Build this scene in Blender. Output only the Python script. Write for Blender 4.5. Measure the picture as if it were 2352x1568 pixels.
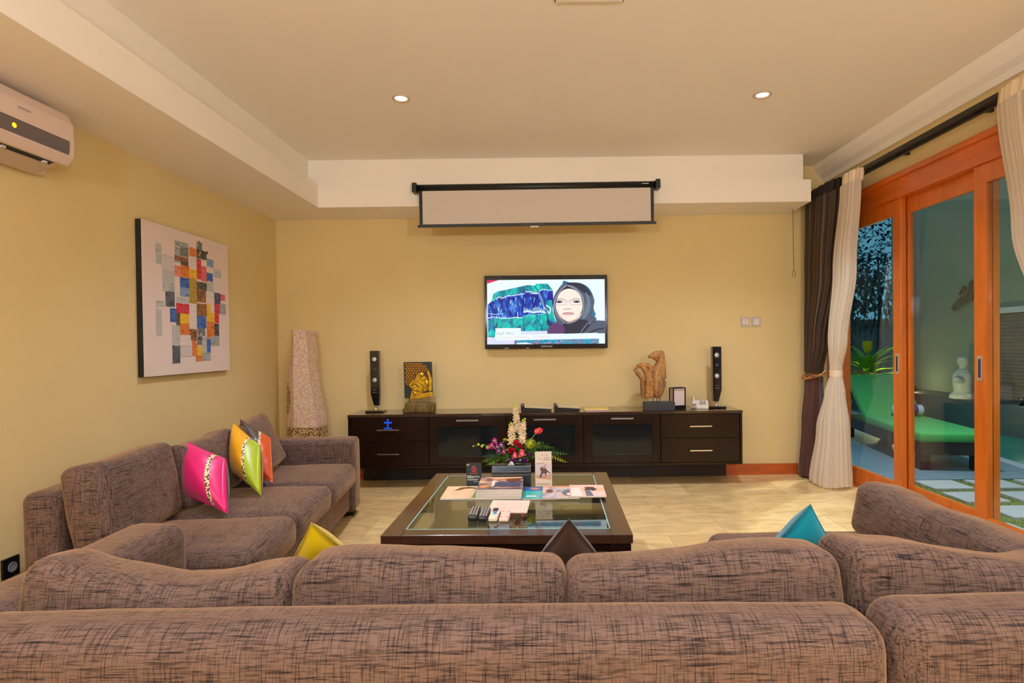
import bpy, bmesh, math, random
from mathutils import Vector, Matrix, Euler, noise
for o in list(bpy.data.objects): bpy.data.objects.remove(o)
SC = bpy.context.scene
C = SC.collection
PI = math.pi

# ------------------------------------------------------------ camera
cam_data = bpy.data.cameras.new('camera')
cam_data.sensor_fit = 'HORIZONTAL'; cam_data.sensor_width = 36.0
cam_data.lens = 36.0 * 1320 / 2352
cam_data.shift_x = -0.0273; cam_data.shift_y = 0.00973
cam_data.clip_start = 0.05; cam_data.clip_end = 200
cam = bpy.data.objects.new('camera', cam_data); C.objects.link(cam)
PITCH, ROLL = 0.0128, 0.0125
fw = Vector((0, math.cos(PITCH), -math.sin(PITCH))); up0 = Vector((0, math.sin(PITCH), math.cos(PITCH)))
rt = Vector((1, 0, 0)) * math.cos(ROLL) - up0 * math.sin(ROLL); up = Vector((1, 0, 0)) * math.sin(ROLL) + up0 * math.cos(ROLL)
m3 = Matrix((rt, up, -fw)).transposed()
cam.matrix_world = Matrix.Translation((0, 0, 1.3)) @ m3.to_4x4()
SC.camera = cam

# ------------------------------------------------------------ world, exposure
SC.view_settings.view_transform = 'Standard'; SC.view_settings.look = 'None'
SC.view_settings.gamma = 1.0; SC.view_settings.exposure = 0.09; SC.view_settings.use_curve_mapping = False
world = bpy.data.worlds.new('dusk_sky'); SC.world = world; world.use_nodes = True
wn = world.node_tree; bg = wn.nodes['Background']
tc = wn.nodes.new('ShaderNodeTexCoord'); sx = wn.nodes.new('ShaderNodeSeparateXYZ'); rp = wn.nodes.new('ShaderNodeValToRGB')
wn.links.new(tc.outputs['Generated'], sx.inputs[0]); wn.links.new(sx.outputs['Z'], rp.inputs[0]); wn.links.new(rp.outputs[0], bg.inputs[0])
rp.color_ramp.elements[0].position = 0.0; rp.color_ramp.elements[0].color = (0.055, 0.16, 0.22, 1)
rp.color_ramp.elements[1].position = 0.7; rp.color_ramp.elements[1].color = (0.03, 0.12, 0.2, 1)
bg.inputs[1].default_value = 1.9
try:
    SC.cycles.max_bounces = 14; SC.cycles.diffuse_bounces = 8; SC.cycles.glossy_bounces = 5; SC.cycles.transparent_max_bounces = 16
except Exception: pass

LAMP_GAIN = 1.0
def spot(x, y, z, power, col=(0.90, 0.99, 1.2), size=2.15, blend=1.0, r=0.05):
    l = bpy.data.lights.new('downlight_beam', 'SPOT'); l.energy = power * LAMP_GAIN; l.color = col
    l.spot_size = size; l.spot_blend = blend; l.shadow_soft_size = r
    o = bpy.data.objects.new('downlight_beam', l); C.objects.link(o); o.location = (x, y, z); return o
def point(x, y, z, power, col, r=0.1):
    l = bpy.data.lights.new('lamp_bulb', 'POINT'); l.energy = power * LAMP_GAIN; l.color = col; l.shadow_soft_size = r
    o = bpy.data.objects.new('lamp_bulb', l); C.objects.link(o); o.location = (x, y, z); return o

# ------------------------------------------------------------ colours and materials
def lin(c):
    r = []
    for v in c[:3]:
        v /= 255.0
        r.append(v / 12.92 if v <= 0.04045 else ((v + 0.055) / 1.055) ** 2.4)
    return (r[0], r[1], r[2], 1.0)
MATS = {}
def base_mat(name):
    m = bpy.data.materials.new(name); m.use_nodes = True; MATS[name] = m
    nt = m.node_tree; return m, nt, nt.nodes['Principled BSDF']
def mat(name, col, rough=0.6, metal=0.0, spec=0.5, sheen=0.0, vary=0.0, vscale=8.0, vstretch=(1, 1, 1), bump=0.0, bscale=60.0, emis=None, estr=0.0, coat=0.0, sub=0.0):
    if name in MATS: return MATS[name]
    m, nt, p = base_mat(name)
    c = lin(col); p.inputs['Base Color'].default_value = c
    p.inputs['Roughness'].default_value = rough; p.inputs['Metallic'].default_value = metal
    p.inputs['Specular IOR Level'].default_value = spec
    if sheen: p.inputs['Sheen Weight'].default_value = sheen; p.inputs['Sheen Roughness'].default_value = 0.4
    if coat: p.inputs['Coat Weight'].default_value = coat; p.inputs['Coat Roughness'].default_value = 0.08
    if sub: p.inputs['Subsurface Weight'].default_value = sub; p.inputs['Subsurface Radius'].default_value = (0.05, 0.04, 0.03)
    if emis: p.inputs['Emission Color'].default_value = lin(emis); p.inputs['Emission Strength'].default_value = estr
    if vary or bump:
        t = nt.nodes.new('ShaderNodeTexCoord'); mp = nt.nodes.new('ShaderNodeMapping'); mp.inputs['Scale'].default_value = vstretch
        nt.links.new(t.outputs['Object'], mp.inputs[0])
    if vary:
        n = nt.nodes.new('ShaderNodeTexNoise'); n.inputs['Scale'].default_value = vscale; n.inputs['Detail'].default_value = 5
        nt.links.new(mp.outputs[0], n.inputs['Vector'])
        r = nt.nodes.new('ShaderNodeValToRGB'); r.color_ramp.elements[0].position = 0.3; r.color_ramp.elements[1].position = 0.7
        r.color_ramp.elements[0].color = tuple(v * (1 - vary) for v in c[:3]) + (1,)
        r.color_ramp.elements[1].color = tuple(min(1, v * (1 + vary)) for v in c[:3]) + (1,)
        nt.links.new(n.outputs[0], r.inputs[0]); nt.links.new(r.outputs[0], p.inputs['Base Color'])
    if bump:
        n2 = nt.nodes.new('ShaderNodeTexNoise'); n2.inputs['Scale'].default_value = bscale; n2.inputs['Detail'].default_value = 4
        b = nt.nodes.new('ShaderNodeBump'); b.inputs['Strength'].default_value = bump; b.inputs['Distance'].default_value = 0.01
        nt.links.new(mp.outputs[0], n2.inputs['Vector']); nt.links.new(n2.outputs[0], b.inputs['Height']); nt.links.new(b.outputs[0], p.inputs['Normal'])
    return m
def emat(name, col, strength=1.0):
    if name in MATS: return MATS[name]
    m, nt, p = base_mat(name)
    p.inputs['Base Color'].default_value = (0.01, 0.01, 0.01, 1); p.inputs['Roughness'].default_value = 0.3; p.inputs['Specular IOR Level'].default_value = 0.12
    p.inputs['Emission Color'].default_value = lin(col); p.inputs['Emission Strength'].default_value = strength
    return m
def math_node(nt, op, a, b=None, clamp=False):
    n = nt.nodes.new('ShaderNodeMath'); n.operation = op; n.use_clamp = clamp
    for i, v in enumerate((a, b)):
        if v is None: continue
        if isinstance(v, (int, float)): n.inputs[i].default_value = v
        else: nt.links.new(v, n.inputs[i])
    return n.outputs[0]
def glass_mat(name, tint=(1, 1, 1), fres=1.5, rough=0.0, gain=1.0):
    m = bpy.data.materials.new(name); m.use_nodes = True; MATS[name] = m; nt = m.node_tree
    nt.nodes.remove(nt.nodes['Principled BSDF']); out = nt.nodes['Material Output']
    t = nt.nodes.new('ShaderNodeBsdfTransparent'); t.inputs[0].default_value = tuple(tint) + (1,)
    g = nt.nodes.new('ShaderNodeBsdfGlossy'); g.inputs['Roughness'].default_value = rough
    f0 = ((fres - 1) / (fres + 1)) ** 2 * gain        # Schlick reflectance, the same from either side of the sheet
    ge = nt.nodes.new('ShaderNodeNewGeometry'); dt = nt.nodes.new('ShaderNodeVectorMath'); dt.operation = 'DOT_PRODUCT'
    nt.links.new(ge.outputs['Normal'], dt.inputs[0]); nt.links.new(ge.outputs['Incoming'], dt.inputs[1])
    c1 = math_node(nt, 'SUBTRACT', 1.0, math_node(nt, 'ABSOLUTE', dt.outputs['Value'])); c5 = math_node(nt, 'POWER', c1, 5.0)
    fr_out = math_node(nt, 'ADD', math_node(nt, 'MULTIPLY', c5, 1 - f0), f0, True)
    mx = nt.nodes.new('ShaderNodeMixShader')
    nt.links.new(fr_out, mx.inputs[0]); nt.links.new(t.outputs[0], mx.inputs[1]); nt.links.new(g.outputs[0], mx.inputs[2]); nt.links.new(mx.outputs[0], out.inputs[0])
    return m
def fabric(name, dark, mid, light, seed=0.0):
    m, nt, p = base_mat(name)
    t = nt.nodes.new('ShaderNodeTexCoord')
    sn = nt.nodes.new('ShaderNodeSeparateXYZ'); nt.links.new(t.outputs['Normal'], sn.inputs[0]); so = nt.nodes.new('ShaderNodeSeparateXYZ'); nt.links.new(t.outputs['Object'], so.inputs[0])
    side = math_node(nt, 'GREATER_THAN', math_node(nt, 'ABSOLUTE', sn.outputs['X']), 0.72)        # end faces: run the weave along Y
    sw = nt.nodes.new('ShaderNodeCombineXYZ'); nt.links.new(so.outputs['Y'], sw.inputs[0]); nt.links.new(so.outputs['X'], sw.inputs[1]); nt.links.new(so.outputs['Z'], sw.inputs[2])
    vm = nt.nodes.new('ShaderNodeMix'); vm.data_type = 'VECTOR'; nt.links.new(side, vm.inputs['Factor']); nt.links.new(t.outputs['Object'], vm.inputs[4]); nt.links.new(sw.outputs[0], vm.inputs[5])
    def streak(scale, off, lo, hi, det=3):
        mp = nt.nodes.new('ShaderNodeMapping'); mp.inputs['Scale'].default_value = scale; mp.inputs['Location'].default_value = (off, off * 1.7 + seed, off * .3)
        n = nt.nodes.new('ShaderNodeTexNoise'); n.inputs['Scale'].default_value = 1.0; n.inputs['Detail'].default_value = det; n.inputs['Roughness'].default_value = 0.6
        nt.links.new(vm.outputs[1], mp.inputs[0]); nt.links.new(mp.outputs[0], n.inputs['Vector'])
        r = nt.nodes.new('ShaderNodeMapRange'); r.inputs[1].default_value = lo; r.inputs[2].default_value = hi
        nt.links.new(n.outputs[0], r.inputs[0]); return r.outputs[0]
    h = streak((7, 130, 130), 3.1, 0.56, 0.74)         # long slubs along the length
    h2 = streak((20, 330, 330), 8.4, 0.48, 0.75)
    v = streak((260, 14, 14), 1.7, 0.50, 0.78)          # cross threads
    big = streak((3, 3, 3), 6.0, 0.3, 0.7)
    a = math_node(nt, 'MULTIPLY', h, 0.62); b = math_node(nt, 'MULTIPLY', h2, 0.62); c = math_node(nt, 'MULTIPLY', v, 0.6)
    s = math_node(nt, 'ADD', a, b); s = math_node(nt, 'ADD', s, c, True)
    r = nt.nodes.new('ShaderNodeValToRGB'); e = r.color_ramp.elements
    e[0].position = 0.0; e[0].color = lin(light); e[1].position = 0.85; e[1].color = lin(dark)
    k = e.new(0.35); k.color = lin(mid)
    nt.links.new(s, r.inputs[0])
    mx = nt.nodes.new('ShaderNodeMix'); mx.data_type = 'RGBA'; mx.blend_type = 'MULTIPLY'
    nt.links.new(math_node(nt, 'MULTIPLY', big, 0.35), mx.inputs['Factor']); nt.links.new(r.outputs[0], mx.inputs['A']); mx.inputs['B'].default_value = (0.62, 0.6, 0.66, 1)
    nt.links.new(mx.outputs['Result'], p.inputs['Base Color'])
    p.inputs['Roughness'].default_value = 0.85; p.inputs['Specular IOR Level'].default_value = 0.15
    p.inputs['Sheen Weight'].default_value = 0.5; p.inputs['Sheen Roughness'].default_value = 0.35; p.inputs['Sheen Tint'].default_value = (1, 0.62, 0.34, 1)
    bp = nt.nodes.new('ShaderNodeBump'); bp.inputs['Strength'].default_value = 0.25; bp.inputs['Distance'].default_value = 0.004
    nt.links.new(s, bp.inputs['Height']); nt.links.new(bp.outputs[0], p.inputs['Normal'])
    return m

# ------------------------------------------------------------ mesh helpers
WM = {}
def world_of(o): return WM.get(o.name, Matrix.Identity(4)) if o else Matrix.Identity(4)
def tag(o, label=None, cat=None, group=None, kind=None):
    if label: o['label'] = label
    if cat: o['category'] = cat
    if group: o['group'] = group
    if kind: o['kind'] = kind
    return o
def thing(name, label, cat, loc=(0, 0, 0), rz=0.0, group=None, kind=None):
    o = bpy.data.objects.new(name, None); C.objects.link(o); o.empty_display_size = 0.05
    o.location = loc; o.rotation_euler = (0, 0, rz)
    WM[o.name] = Matrix.Translation(loc) @ Matrix.Rotation(rz, 4, 'Z')
    return tag(o, label, cat, group, kind)
class MB:
    """collects shapes; build() links them as one mesh object"""
    def __init__(s): s.v = []; s.f = []; s.m = []; s.sm = []; s.cm = 0
    def add(s, vs, fs, smooth=False, M=None, mi=None):
        b = len(s.v)
        for v in vs:
            v = Vector(v); s.v.append(M @ v if M else v)
        for f in fs: s.f.append(tuple(b + i for i in f)); s.m.append(s.cm if mi is None else mi); s.sm.append(smooth)
        return s
    def box(s, x0, x1, y0, y1, z0, z1, M=None, mi=None):
        vs = [(x, y, z) for z in (z0, z1) for y in (y0, y1) for x in (x0, x1)]
        fs = [(0, 2, 3, 1), (4, 5, 7, 6), (0, 1, 5, 4), (2, 6, 7, 3), (0, 4, 6, 2), (1, 3, 7, 5)]
        return s.add(vs, fs, False, M, mi)
    def prism(s, poly, axis, a, b, M=None, mi=None, smooth=False):
        n = len(poly); vs = []
        for t in (a, b):
            for (p, q) in poly:
                vs.append({'x': (t, p, q), 'y': (p, t, q), 'z': (p, q, t)}[axis])
        fs = [tuple(range(n - 1, -1, -1)), tuple(range(n, 2 * n))]
        s.add(vs, fs, False, M, mi)
        b0 = len(s.v) - 2 * n
        for i in range(n):
            j = (i + 1) % n; s.f.append((b0 + i, b0 + j, b0 + n + j, b0 + n + i)); s.m.append(s.cm if mi is None else mi); s.sm.append(smooth)
        return s
    def ring(s, rings, closed=True, caps=True, smooth=True, M=None, mi=None):
        n = len(rings[0]); vs = [v for r in rings for v in r]; fs = []
        for k in range(len(rings) - 1):
            for i in range(n if closed else n - 1):
                j = (i + 1) % n; fs.append((k * n + i, k * n + j, (k + 1) * n + j, (k + 1) * n + i))
        if caps and closed:
            fs.append(tuple(range(n - 1, -1, -1))); fs.append(tuple((len(rings) - 1) * n + i for i in range(n)))
        return s.add(vs, fs, smooth, M, mi)
    def lathe(s, prof, seg=24, c=(0, 0, 0), M=None, mi=None, smooth=True):
        rings = [[(c[0] + r * math.cos(2 * PI * i / seg), c[1] + r * math.sin(2 * PI * i / seg), c[2] + z) for i in range(seg)] for r, z in prof]
        return s.ring(rings, True, True, smooth, M, mi)
    def tube(s, pts, r, seg=8, M=None, mi=None, caps=True):
        pts = [Vector(p) for p in pts]; rings = []; prev = None
        for k, p in enumerate(pts):
            d = (pts[min(k + 1, len(pts) - 1)] - pts[max(k - 1, 0)]).normalized()
            if prev is None:
                a = Vector((0, 0, 1)) if abs(d.z) < 0.9 else Vector((1, 0, 0)); u = d.cross(a).normalized()
            else:
                u = (prev - d * prev.dot(d)); u = u.normalized() if u.length > 1e-6 else d.orthogonal().normalized()
            prev = u; w = d.cross(u); rr = r[k] if isinstance(r, (list, tuple)) else r
            rings.append([p + (u * math.cos(2 * PI * i / seg) + w * math.sin(2 * PI * i / seg)) * rr for i in range(seg)])
        return s.ring(rings, True, caps, True, M, mi)
    def ball(s, c, r, seg=12, rin=8, M=None, mi=None):
        r = (r, r, r) if isinstance(r, (int, float)) else r
        rings = []
        for k in range(rin + 1):
            t = -PI / 2 + PI * (0.02 + 0.96 * k / rin)
            rings.append([(c[0] + r[0] * math.cos(t) * math.cos(2 * PI * i / seg), c[1] + r[1] * math.cos(t) * math.sin(2 * PI * i / seg), c[2] + r[2] * math.sin(t)) for i in range(seg)])
        return s.ring(rings, True, True, True, M, mi)
    def poly(s, pts, M=None, mi=None): return s.add(pts, [tuple(range(len(pts)))], False, M, mi)
    def soft(s, size, r=0.06, bulge=0.0, wob=0.0, seed=0, n=14, M=None, mi=None, sag=None):
        """rounded, slightly stuffed box centred on the origin"""
        hx, hy, hz = [v / 2 for v in size]; r = min(r, hx * .98, hy * .98, hz * .98)
        nx = max(6, int(n * min(3, size[0] / 0.6))); ny = max(6, int(n * min(3, size[1] / 0.6))); nz = max(5, int(n * min(3, size[2] / 0.6)))
        def coords(h, k):
            a = [-h, -h + r * .3, -h + r * .65]; inner = [(-h + r) + (2 * h - 2 * r) * i / k for i in range(k + 1)]
            return a + inner + [h - r * .65, h - r * .3, h]
        X, Y, Z = coords(hx, nx), coords(hy, ny), coords(hz, nz); idx = {}; vs = []; fs = []
        def vid(i, j, k):
            key = (i, j, k)
            if key in idx: return idx[key]
            p = Vector((X[i], Y[j], Z[k]))
            q = Vector((max(-hx + r, min(hx - r, p.x)), max(-hy + r, min(hy - r, p.y)), max(-hz + r, min(hz - r, p.z))))
            d = p - q
            if d.length > 1e-9: p = q + d.normalized() * r
            u, v, w = p.x / hx, p.y / hy, p.z / hz
            cu, cv, cw = max(0, 1 - u * u), max(0, 1 - v * v), max(0, 1 - w * w)
            p = p + Vector((u * bulge * cv * cw, v * bulge * cu * cw, w * bulge * cu * cv))
            if sag: p.z += sag(p.x, p.y, p.z) * (0.5 + 0.5 * w)
            if wob:
                s1 = Vector((seed * 3.1, seed * 1.7, seed))
                nn = noise.noise_vector(p * 3.2 + s1) * wob + noise.noise_vector(p * 8 + s1) * wob * .4
                p = p + nn
            idx[key] = len(vs); vs.append(p); return idx[key]
        a, b, c = len(X) - 1, len(Y) - 1, len(Z) - 1
        for i in range(a):
            for j in range(b):
                fs.append((vid(i, j, 0), vid(i, j + 1, 0), vid(i + 1, j + 1, 0), vid(i + 1, j, 0)))
                fs.append((vid(i, j, c), vid(i + 1, j, c), vid(i + 1, j + 1, c), vid(i, j + 1, c)))
        for i in range(a):
            for k in range(c):
                fs.append((vid(i, 0, k), vid(i + 1, 0, k), vid(i + 1, 0, k + 1), vid(i, 0, k + 1)))
                fs.append((vid(i, b, k), vid(i, b, k + 1), vid(i + 1, b, k + 1), vid(i + 1, b, k)))
        for j in range(b):
            for k in range(c):
                fs.append((vid(0, j, k), vid(0, j, k + 1), vid(0, j + 1, k + 1), vid(0, j + 1, k)))
                fs.append((vid(a, j, k), vid(a, j + 1, k), vid(a, j + 1, k + 1), vid(a, j, k + 1)))
        return s.add(vs, fs, True, M, mi)
    def build(s, name, mats, parent=None, local=False, bevel=0.0):
        me = bpy.data.meshes.new(name)
        W = world_of(parent); inv = W.inverted()
        vs = [tuple(v) for v in s.v] if (local or not parent) else [tuple(inv @ v) for v in s.v]
        me.from_pydata(vs, [], s.f)
        if not isinstance(mats, (list, tuple)): mats = [mats]
        for m in mats: me.materials.append(m)
        for p, mi, sm in zip(me.polygons, s.m, s.sm): p.material_index = min(mi, len(mats) - 1); p.use_smooth = sm
        me.validate(); me.update()
        o = bpy.data.objects.new(name, me); C.objects.link(o)
        if parent: o.parent = parent
        WM[o.name] = W.copy()
        if bevel:
            b = o.modifiers.new('bevel', 'BEVEL'); b.width = bevel; b.segments = 2; b.limit_method = 'ANGLE'
        return o
def T(loc=(0, 0, 0), rot=(0, 0, 0), sc=1.0):
    return Matrix.Translation(loc) @ Euler(rot).to_matrix().to_4x4() @ Matrix.Diagonal((sc, sc, sc, 1) if isinstance(sc, (int, float)) else tuple(sc) + (1,))
def structure(mb, name, mats, bevel=0.0, local=False):
    o = mb.build(name, mats, None, bevel=bevel); o['kind'] = 'structure'; return o
def text_mesh(name, body, size, m, M, parent=None, extrude=0.0004, align='CENTER'):
    cu = bpy.data.curves.new(name, 'FONT'); cu.body = body; cu.size = size; cu.extrude = extrude; cu.align_x = align; cu.align_y = 'CENTER'
    t = bpy.data.objects.new(name + '_tmp', cu); C.objects.link(t)
    dg = bpy.context.evaluated_depsgraph_get(); dg.update()
    me = bpy.data.meshes.new_from_object(t.evaluated_get(dg)); bpy.data.objects.remove(t)
    me.name = name; me.materials.clear(); me.materials.append(m)
    me.transform(world_of(parent).inverted() @ M)
    o = bpy.data.objects.new(name, me); C.objects.link(o)
    if parent: o.parent = parent
    WM[o.name] = world_of(parent).copy()
    return o
FRONT = Matrix.Rotation(PI / 2, 4, 'X')        # lettering on a face that looks towards -Y
def pillow_mb(tl, tr, br, bl, th, n=22, bands=None, seed=0, pinch=0.06, wrinkle=0.006, backmi=None):
    """throw pillow spanned by its four corner points"""
    tl, tr, br, bl = map(Vector, (tl, tr, br, bl)); nrm = ((tr - bl).cross(tl - br)).normalized(); mb = MB()
    c = (tl + tr + br + bl) / 4
    for side in (1, -1):
        vs = []; fs = []; mis = []
        for j in range(n + 1):
            for i in range(n + 1):
                u, v = i / n, j / n; a, b = 2 * u - 1, 2 * v - 1
                # edges curve inward between the corners
                uu = 0.5 + a * 0.5 * (1 - pinch * (1 - b * b)); vv = 0.5 + b * 0.5 * (1 - pinch * (1 - a * a))
                p = (bl * (1 - uu) + br * uu) * (1 - vv) + (tl * (1 - uu) + tr * uu) * vv
                t = (max(0, 1 - a * a) * max(0, 1 - b * b)) ** 0.55 * th * 0.5
                w = noise.noise(p * 14 + Vector((seed, 0, 0))) * wrinkle * (1 - a * a) ** .5 * (1 - b * b) ** .5 if abs(a) < 1 and abs(b) < 1 else 0
                vs.append(p + nrm * (side * (t + 0.0015) + w))
        for j in range(n):
            for i in range(n):
                q = (j * n + j + i, j * n + j + i + 1, (j + 1) * (n + 1) + i + 1, (j + 1) * (n + 1) + i)
                fs.append(q if side > 0 else q[::-1]); u = (i + .5) / n
                mi = 0
                if bands:
                    for k, e in enumerate(bands):
                        if u > e: mi = k + 1
                if side < 0 and backmi is not None: mi = backmi
                mis.append(mi)
        b0 = len(mb.v); mb.v += vs
        for f, mi in zip(fs, mis): mb.f.append(tuple(b0 + k for k in f)); mb.m.append(mi); mb.sm.append(True)
    # seam strip joining both sides
    N = n + 1
    border = [i for i in range(n)] + [n + j * N for j in range(n)] + [n * N + n - i for i in range(n)] + [(n - j) * N for j in range(n)]
    o2 = N * N
    for k in range(len(border)):
        a, b = border[k], border[(k + 1) % len(border)]
        mb.f.append((a, b, b + o2, a + o2)); mb.m.append(0); mb.sm.append(True)
    return mb
# ============================================================ materials of the room
WALL = mat('cream_wall_paint', (222, 200, 146), 0.75, spec=0.2, vary=0.03, vscale=1.5, bump=0.02, bscale=90)
CEIL = mat('warm_white_ceiling_paint', (242, 236, 226), 0.8, spec=0.2, vary=0.015, vscale=1.2)
TEAK = mat('orange_teak', (210, 108, 24), 0.35, spec=0.5, vary=0.14, vscale=3.0, vstretch=(6, 6, 1), coat=0.3)
TEAKH = mat('orange_teak_horizontal', (206, 100, 22), 0.35, spec=0.5, vary=0.16, vscale=3.0, vstretch=(6, 1, 6), coat=0.3)
TEAKX = mat('teak_skirting', (186, 88, 34), 0.35, spec=0.5, vary=0.22, vscale=3.0, vstretch=(1, 6, 6), coat=0.3)
WENGE = mat('dark_wenge_veneer', (30, 16, 9), 0.25, spec=0.3, vary=0.3, vscale=6.0, vstretch=(1, 8, 8), coat=0.1)
WENGET = mat('dark_wenge_tabletop', (66, 40, 28), 0.24, spec=0.5, vary=0.2, vscale=6.0, vstretch=(1, 8, 8), coat=0.4)
BLACK = mat('black_plastic', (14, 15, 18), 0.3)
BLACKM = mat('black_painted_metal', (20, 24, 24), 0.4)
BLKGLOSS = mat('black_gloss', (8, 9, 12), 0.08, coat=0.5)
WHITEP = mat('white_plastic', (224, 216, 210), 0.35)
CHROME = mat('brushed_chrome', (225, 222, 220), 0.25, metal=1.0)
SILVER = mat('satin_silver', (205, 200, 195), 0.4, metal=0.7)
PAPER = mat('white_paper', (230, 222, 214), 0.7)
SOFA = fabric('brown_slub_velvet', (24, 24, 34), (80, 66, 61), (122, 100, 90))

def floor_mat():
    m, nt, p = base_mat('cream_marble_floor_tiles')
    t = nt.nodes.new('ShaderNodeTexCoord'); mp = nt.nodes.new('ShaderNodeMapping'); mp.inputs['Location'].default_value = (-0.02, 0.14, 0)
    br = nt.nodes.new('ShaderNodeTexBrick'); br.offset = 0.5; br.inputs['Scale'].default_value = 1.0
    br.inputs['Brick Width'].default_value = 0.83; br.inputs['Row Height'].default_value = 0.5; br.inputs['Mortar Size'].default_value = 0.0012; br.inputs['Mortar Smooth'].default_value = 0.1
    br.inputs['Color1'].default_value = lin((252, 220, 156)); br.inputs['Color2'].default_value = lin((228, 192, 132)); br.inputs['Mortar'].default_value = lin((168, 136, 96))
    nt.links.new(t.outputs['Object'], mp.inputs[0]); nt.links.new(mp.outputs[0], br.inputs['Vector'])
    mp2 = nt.nodes.new('ShaderNodeMapping'); mp2.inputs['Scale'].default_value = (1.3, 3.2, 1); nt.links.new(t.outputs['Object'], mp2.inputs[0])
    n = nt.nodes.new('ShaderNodeTexNoise'); n.inputs['Scale'].default_value = 2.2; n.inputs['Detail'].default_value = 9; n.inputs['Roughness'].default_value = .62; n.inputs['Distortion'].default_value = 1.4
    nt.links.new(mp2.outputs[0], n.inputs['Vector'])
    r = nt.nodes.new('ShaderNodeValToRGB'); e = r.color_ramp.elements; e[0].position = .34; e[0].color = (.45, .42, .36, 1); e[1].position = .6; e[1].color = (1, 1, 1, 1)
    nt.links.new(n.outputs[0], r.inputs[0])
    mx = nt.nodes.new('ShaderNodeMix'); mx.data_type = 'RGBA'; mx.blend_type = 'MULTIPLY'; mx.inputs['Factor'].default_value = 0.5
    nt.links.new(br.outputs['Color'], mx.inputs['A']); nt.links.new(r.outputs[0], mx.inputs['B']); nt.links.new(mx.outputs['Result'], p.inputs['Base Color'])
    p.inputs['Roughness'].default_value = 0.16; p.inputs['Specular IOR Level'].default_value = 0.45
    return m
FLOOR = floor_mat()

# ============================================================ room shell
XL, XR, YB, YF, ZC = -2.56, 2.80, 5.615, -2.6, 3.0
structure(MB().box(XL - .15, XR + .05, YF - .15, YB + .15, -0.12, 0.0), 'floor', FLOOR)
structure(MB().box(XL - .15, XR + .2, YF - .15, YB + .15, ZC, ZC + .12), 'ceiling', CEIL)
structure(MB().box(XL - .15, XL, YF, YB, 0, ZC), 'wall_left', WALL)
structure(MB().box(XL - .15, XR + .2, YB, YB + .15, 0, ZC), 'wall_back', WALL)
structure(MB().box(XL - .15, XR + .2, YF - .15, YF, 0, ZC), 'wall_front', WALL)
DY0, DY1, DZ = 0.9, 5.59, 2.575
structure(MB().box(XR, XR + .2, YF, DY0, 0, ZC).box(XR, XR + .2, DY1, YB, 0, ZC).box(XR, XR + .2, DY0, DY1, DZ, ZC), 'wall_right', WALL)
# dropped soffit with an upstand lip, left and back
structure(MB().box(XL, -1.951, YF, YB, 2.535, 2.73).box(XL, -2.095, YF, YB, 2.73, ZC)
          .box(-1.951, 2.422, 5.115, YB, 2.535, 2.73).box(-2.095, 2.422, 5.265, YB, 2.73, ZC), 'trim_1', CEIL)
# plaster cornice over the sliding doors
structure(MB().prism([(XR, 2.83), (XR - .02, 2.83), (XR - .03, 2.87), (XR - .07, 2.90), (XR - .11, 2.96), (XR - .12, ZC), (XR, ZC)], 'y', YF, YB), 'trim_2', CEIL)
structure(MB().box(XL, XR, YB - .018, YB, 0, .105), 'baseboard_back', TEAKX, bevel=.003)
structure(MB().box(XL, XL + .018, YF, YB - .018, 0, .105), 'baseboard_left', TEAKH, bevel=.003)

# ---------------------------------------------------------------- sliding doors
GLASS = glass_mat('clear_door_glass', (0.93, 0.97, 0.96), 1.5, 0.0, 1.25)
door = thing('door_1', None, None, (2.85, 3.2, 0)); door['kind'] = 'structure'
fr = MB()
fr.box(2.79, 2.99, DY0, DY1, 2.40, DZ - .0).box(2.765, 2.80, DY0, DY1, 2.545, DZ + .012)
fr.box(2.80, 2.99, DY1 - .06, DY1, 0, 2.40).box(2.80, 2.99, DY0, DY0 + .06, 0, 2.40)
fr.box(2.80, 2.99, DY0 + .06, DY1 - .06, -0.02, .025)
fr.build('door_frame', TEAKH, door, bevel=.003)
def sash(y0, y1, x, hy=None, hx=0):
    s = MB(); w = .10; t = .042
    s.box(x, x + t, y0, y0 + w, .025, 2.40).box(x, x + t, y1 - w, y1, .025, 2.40)
    s.box(x + .002, x + t - .002, y0 + w, y1 - w, .025, .165).box(x + .002, x + t - .002, y0 + w, y1 - w, 2.28, 2.40)
    o = s.build('door_panel', TEAK, door, bevel=.003)
    MB().box(x + t / 2 - .003, x + t / 2 + .003, y0 + w - .01, y1 - w + .01, .16, 2.285).build('glass_pane', GLASS, o)
    if hy is not None:
        h = MB(); z0, z1 = 1.03, 1.19
        h.box(x - .004, x, hy - .022, hy + .022, z0, z1, mi=0); h.box(x - .0045, x - .0005, hy - .011, hy + .011, z0 + .02, z1 - .02, mi=1)
        h.build('flush_handle', [SILVER, mat('dark_recess', (60, 56, 60), .5)], o)
    return o
sash(4.47, 5.53, 2.81, 4.52)
sash(3.63, 4.56, 2.865)
sash(2.74, 3.72, 2.81, 3.67)
sash(1.85, 2.80, 2.865)
sash(0.96, 1.95, 2.92)
MB().box(2.803, 2.812, 4.462, 4.470, .025, .08).build('floor_catch', SILVER, door)

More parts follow.
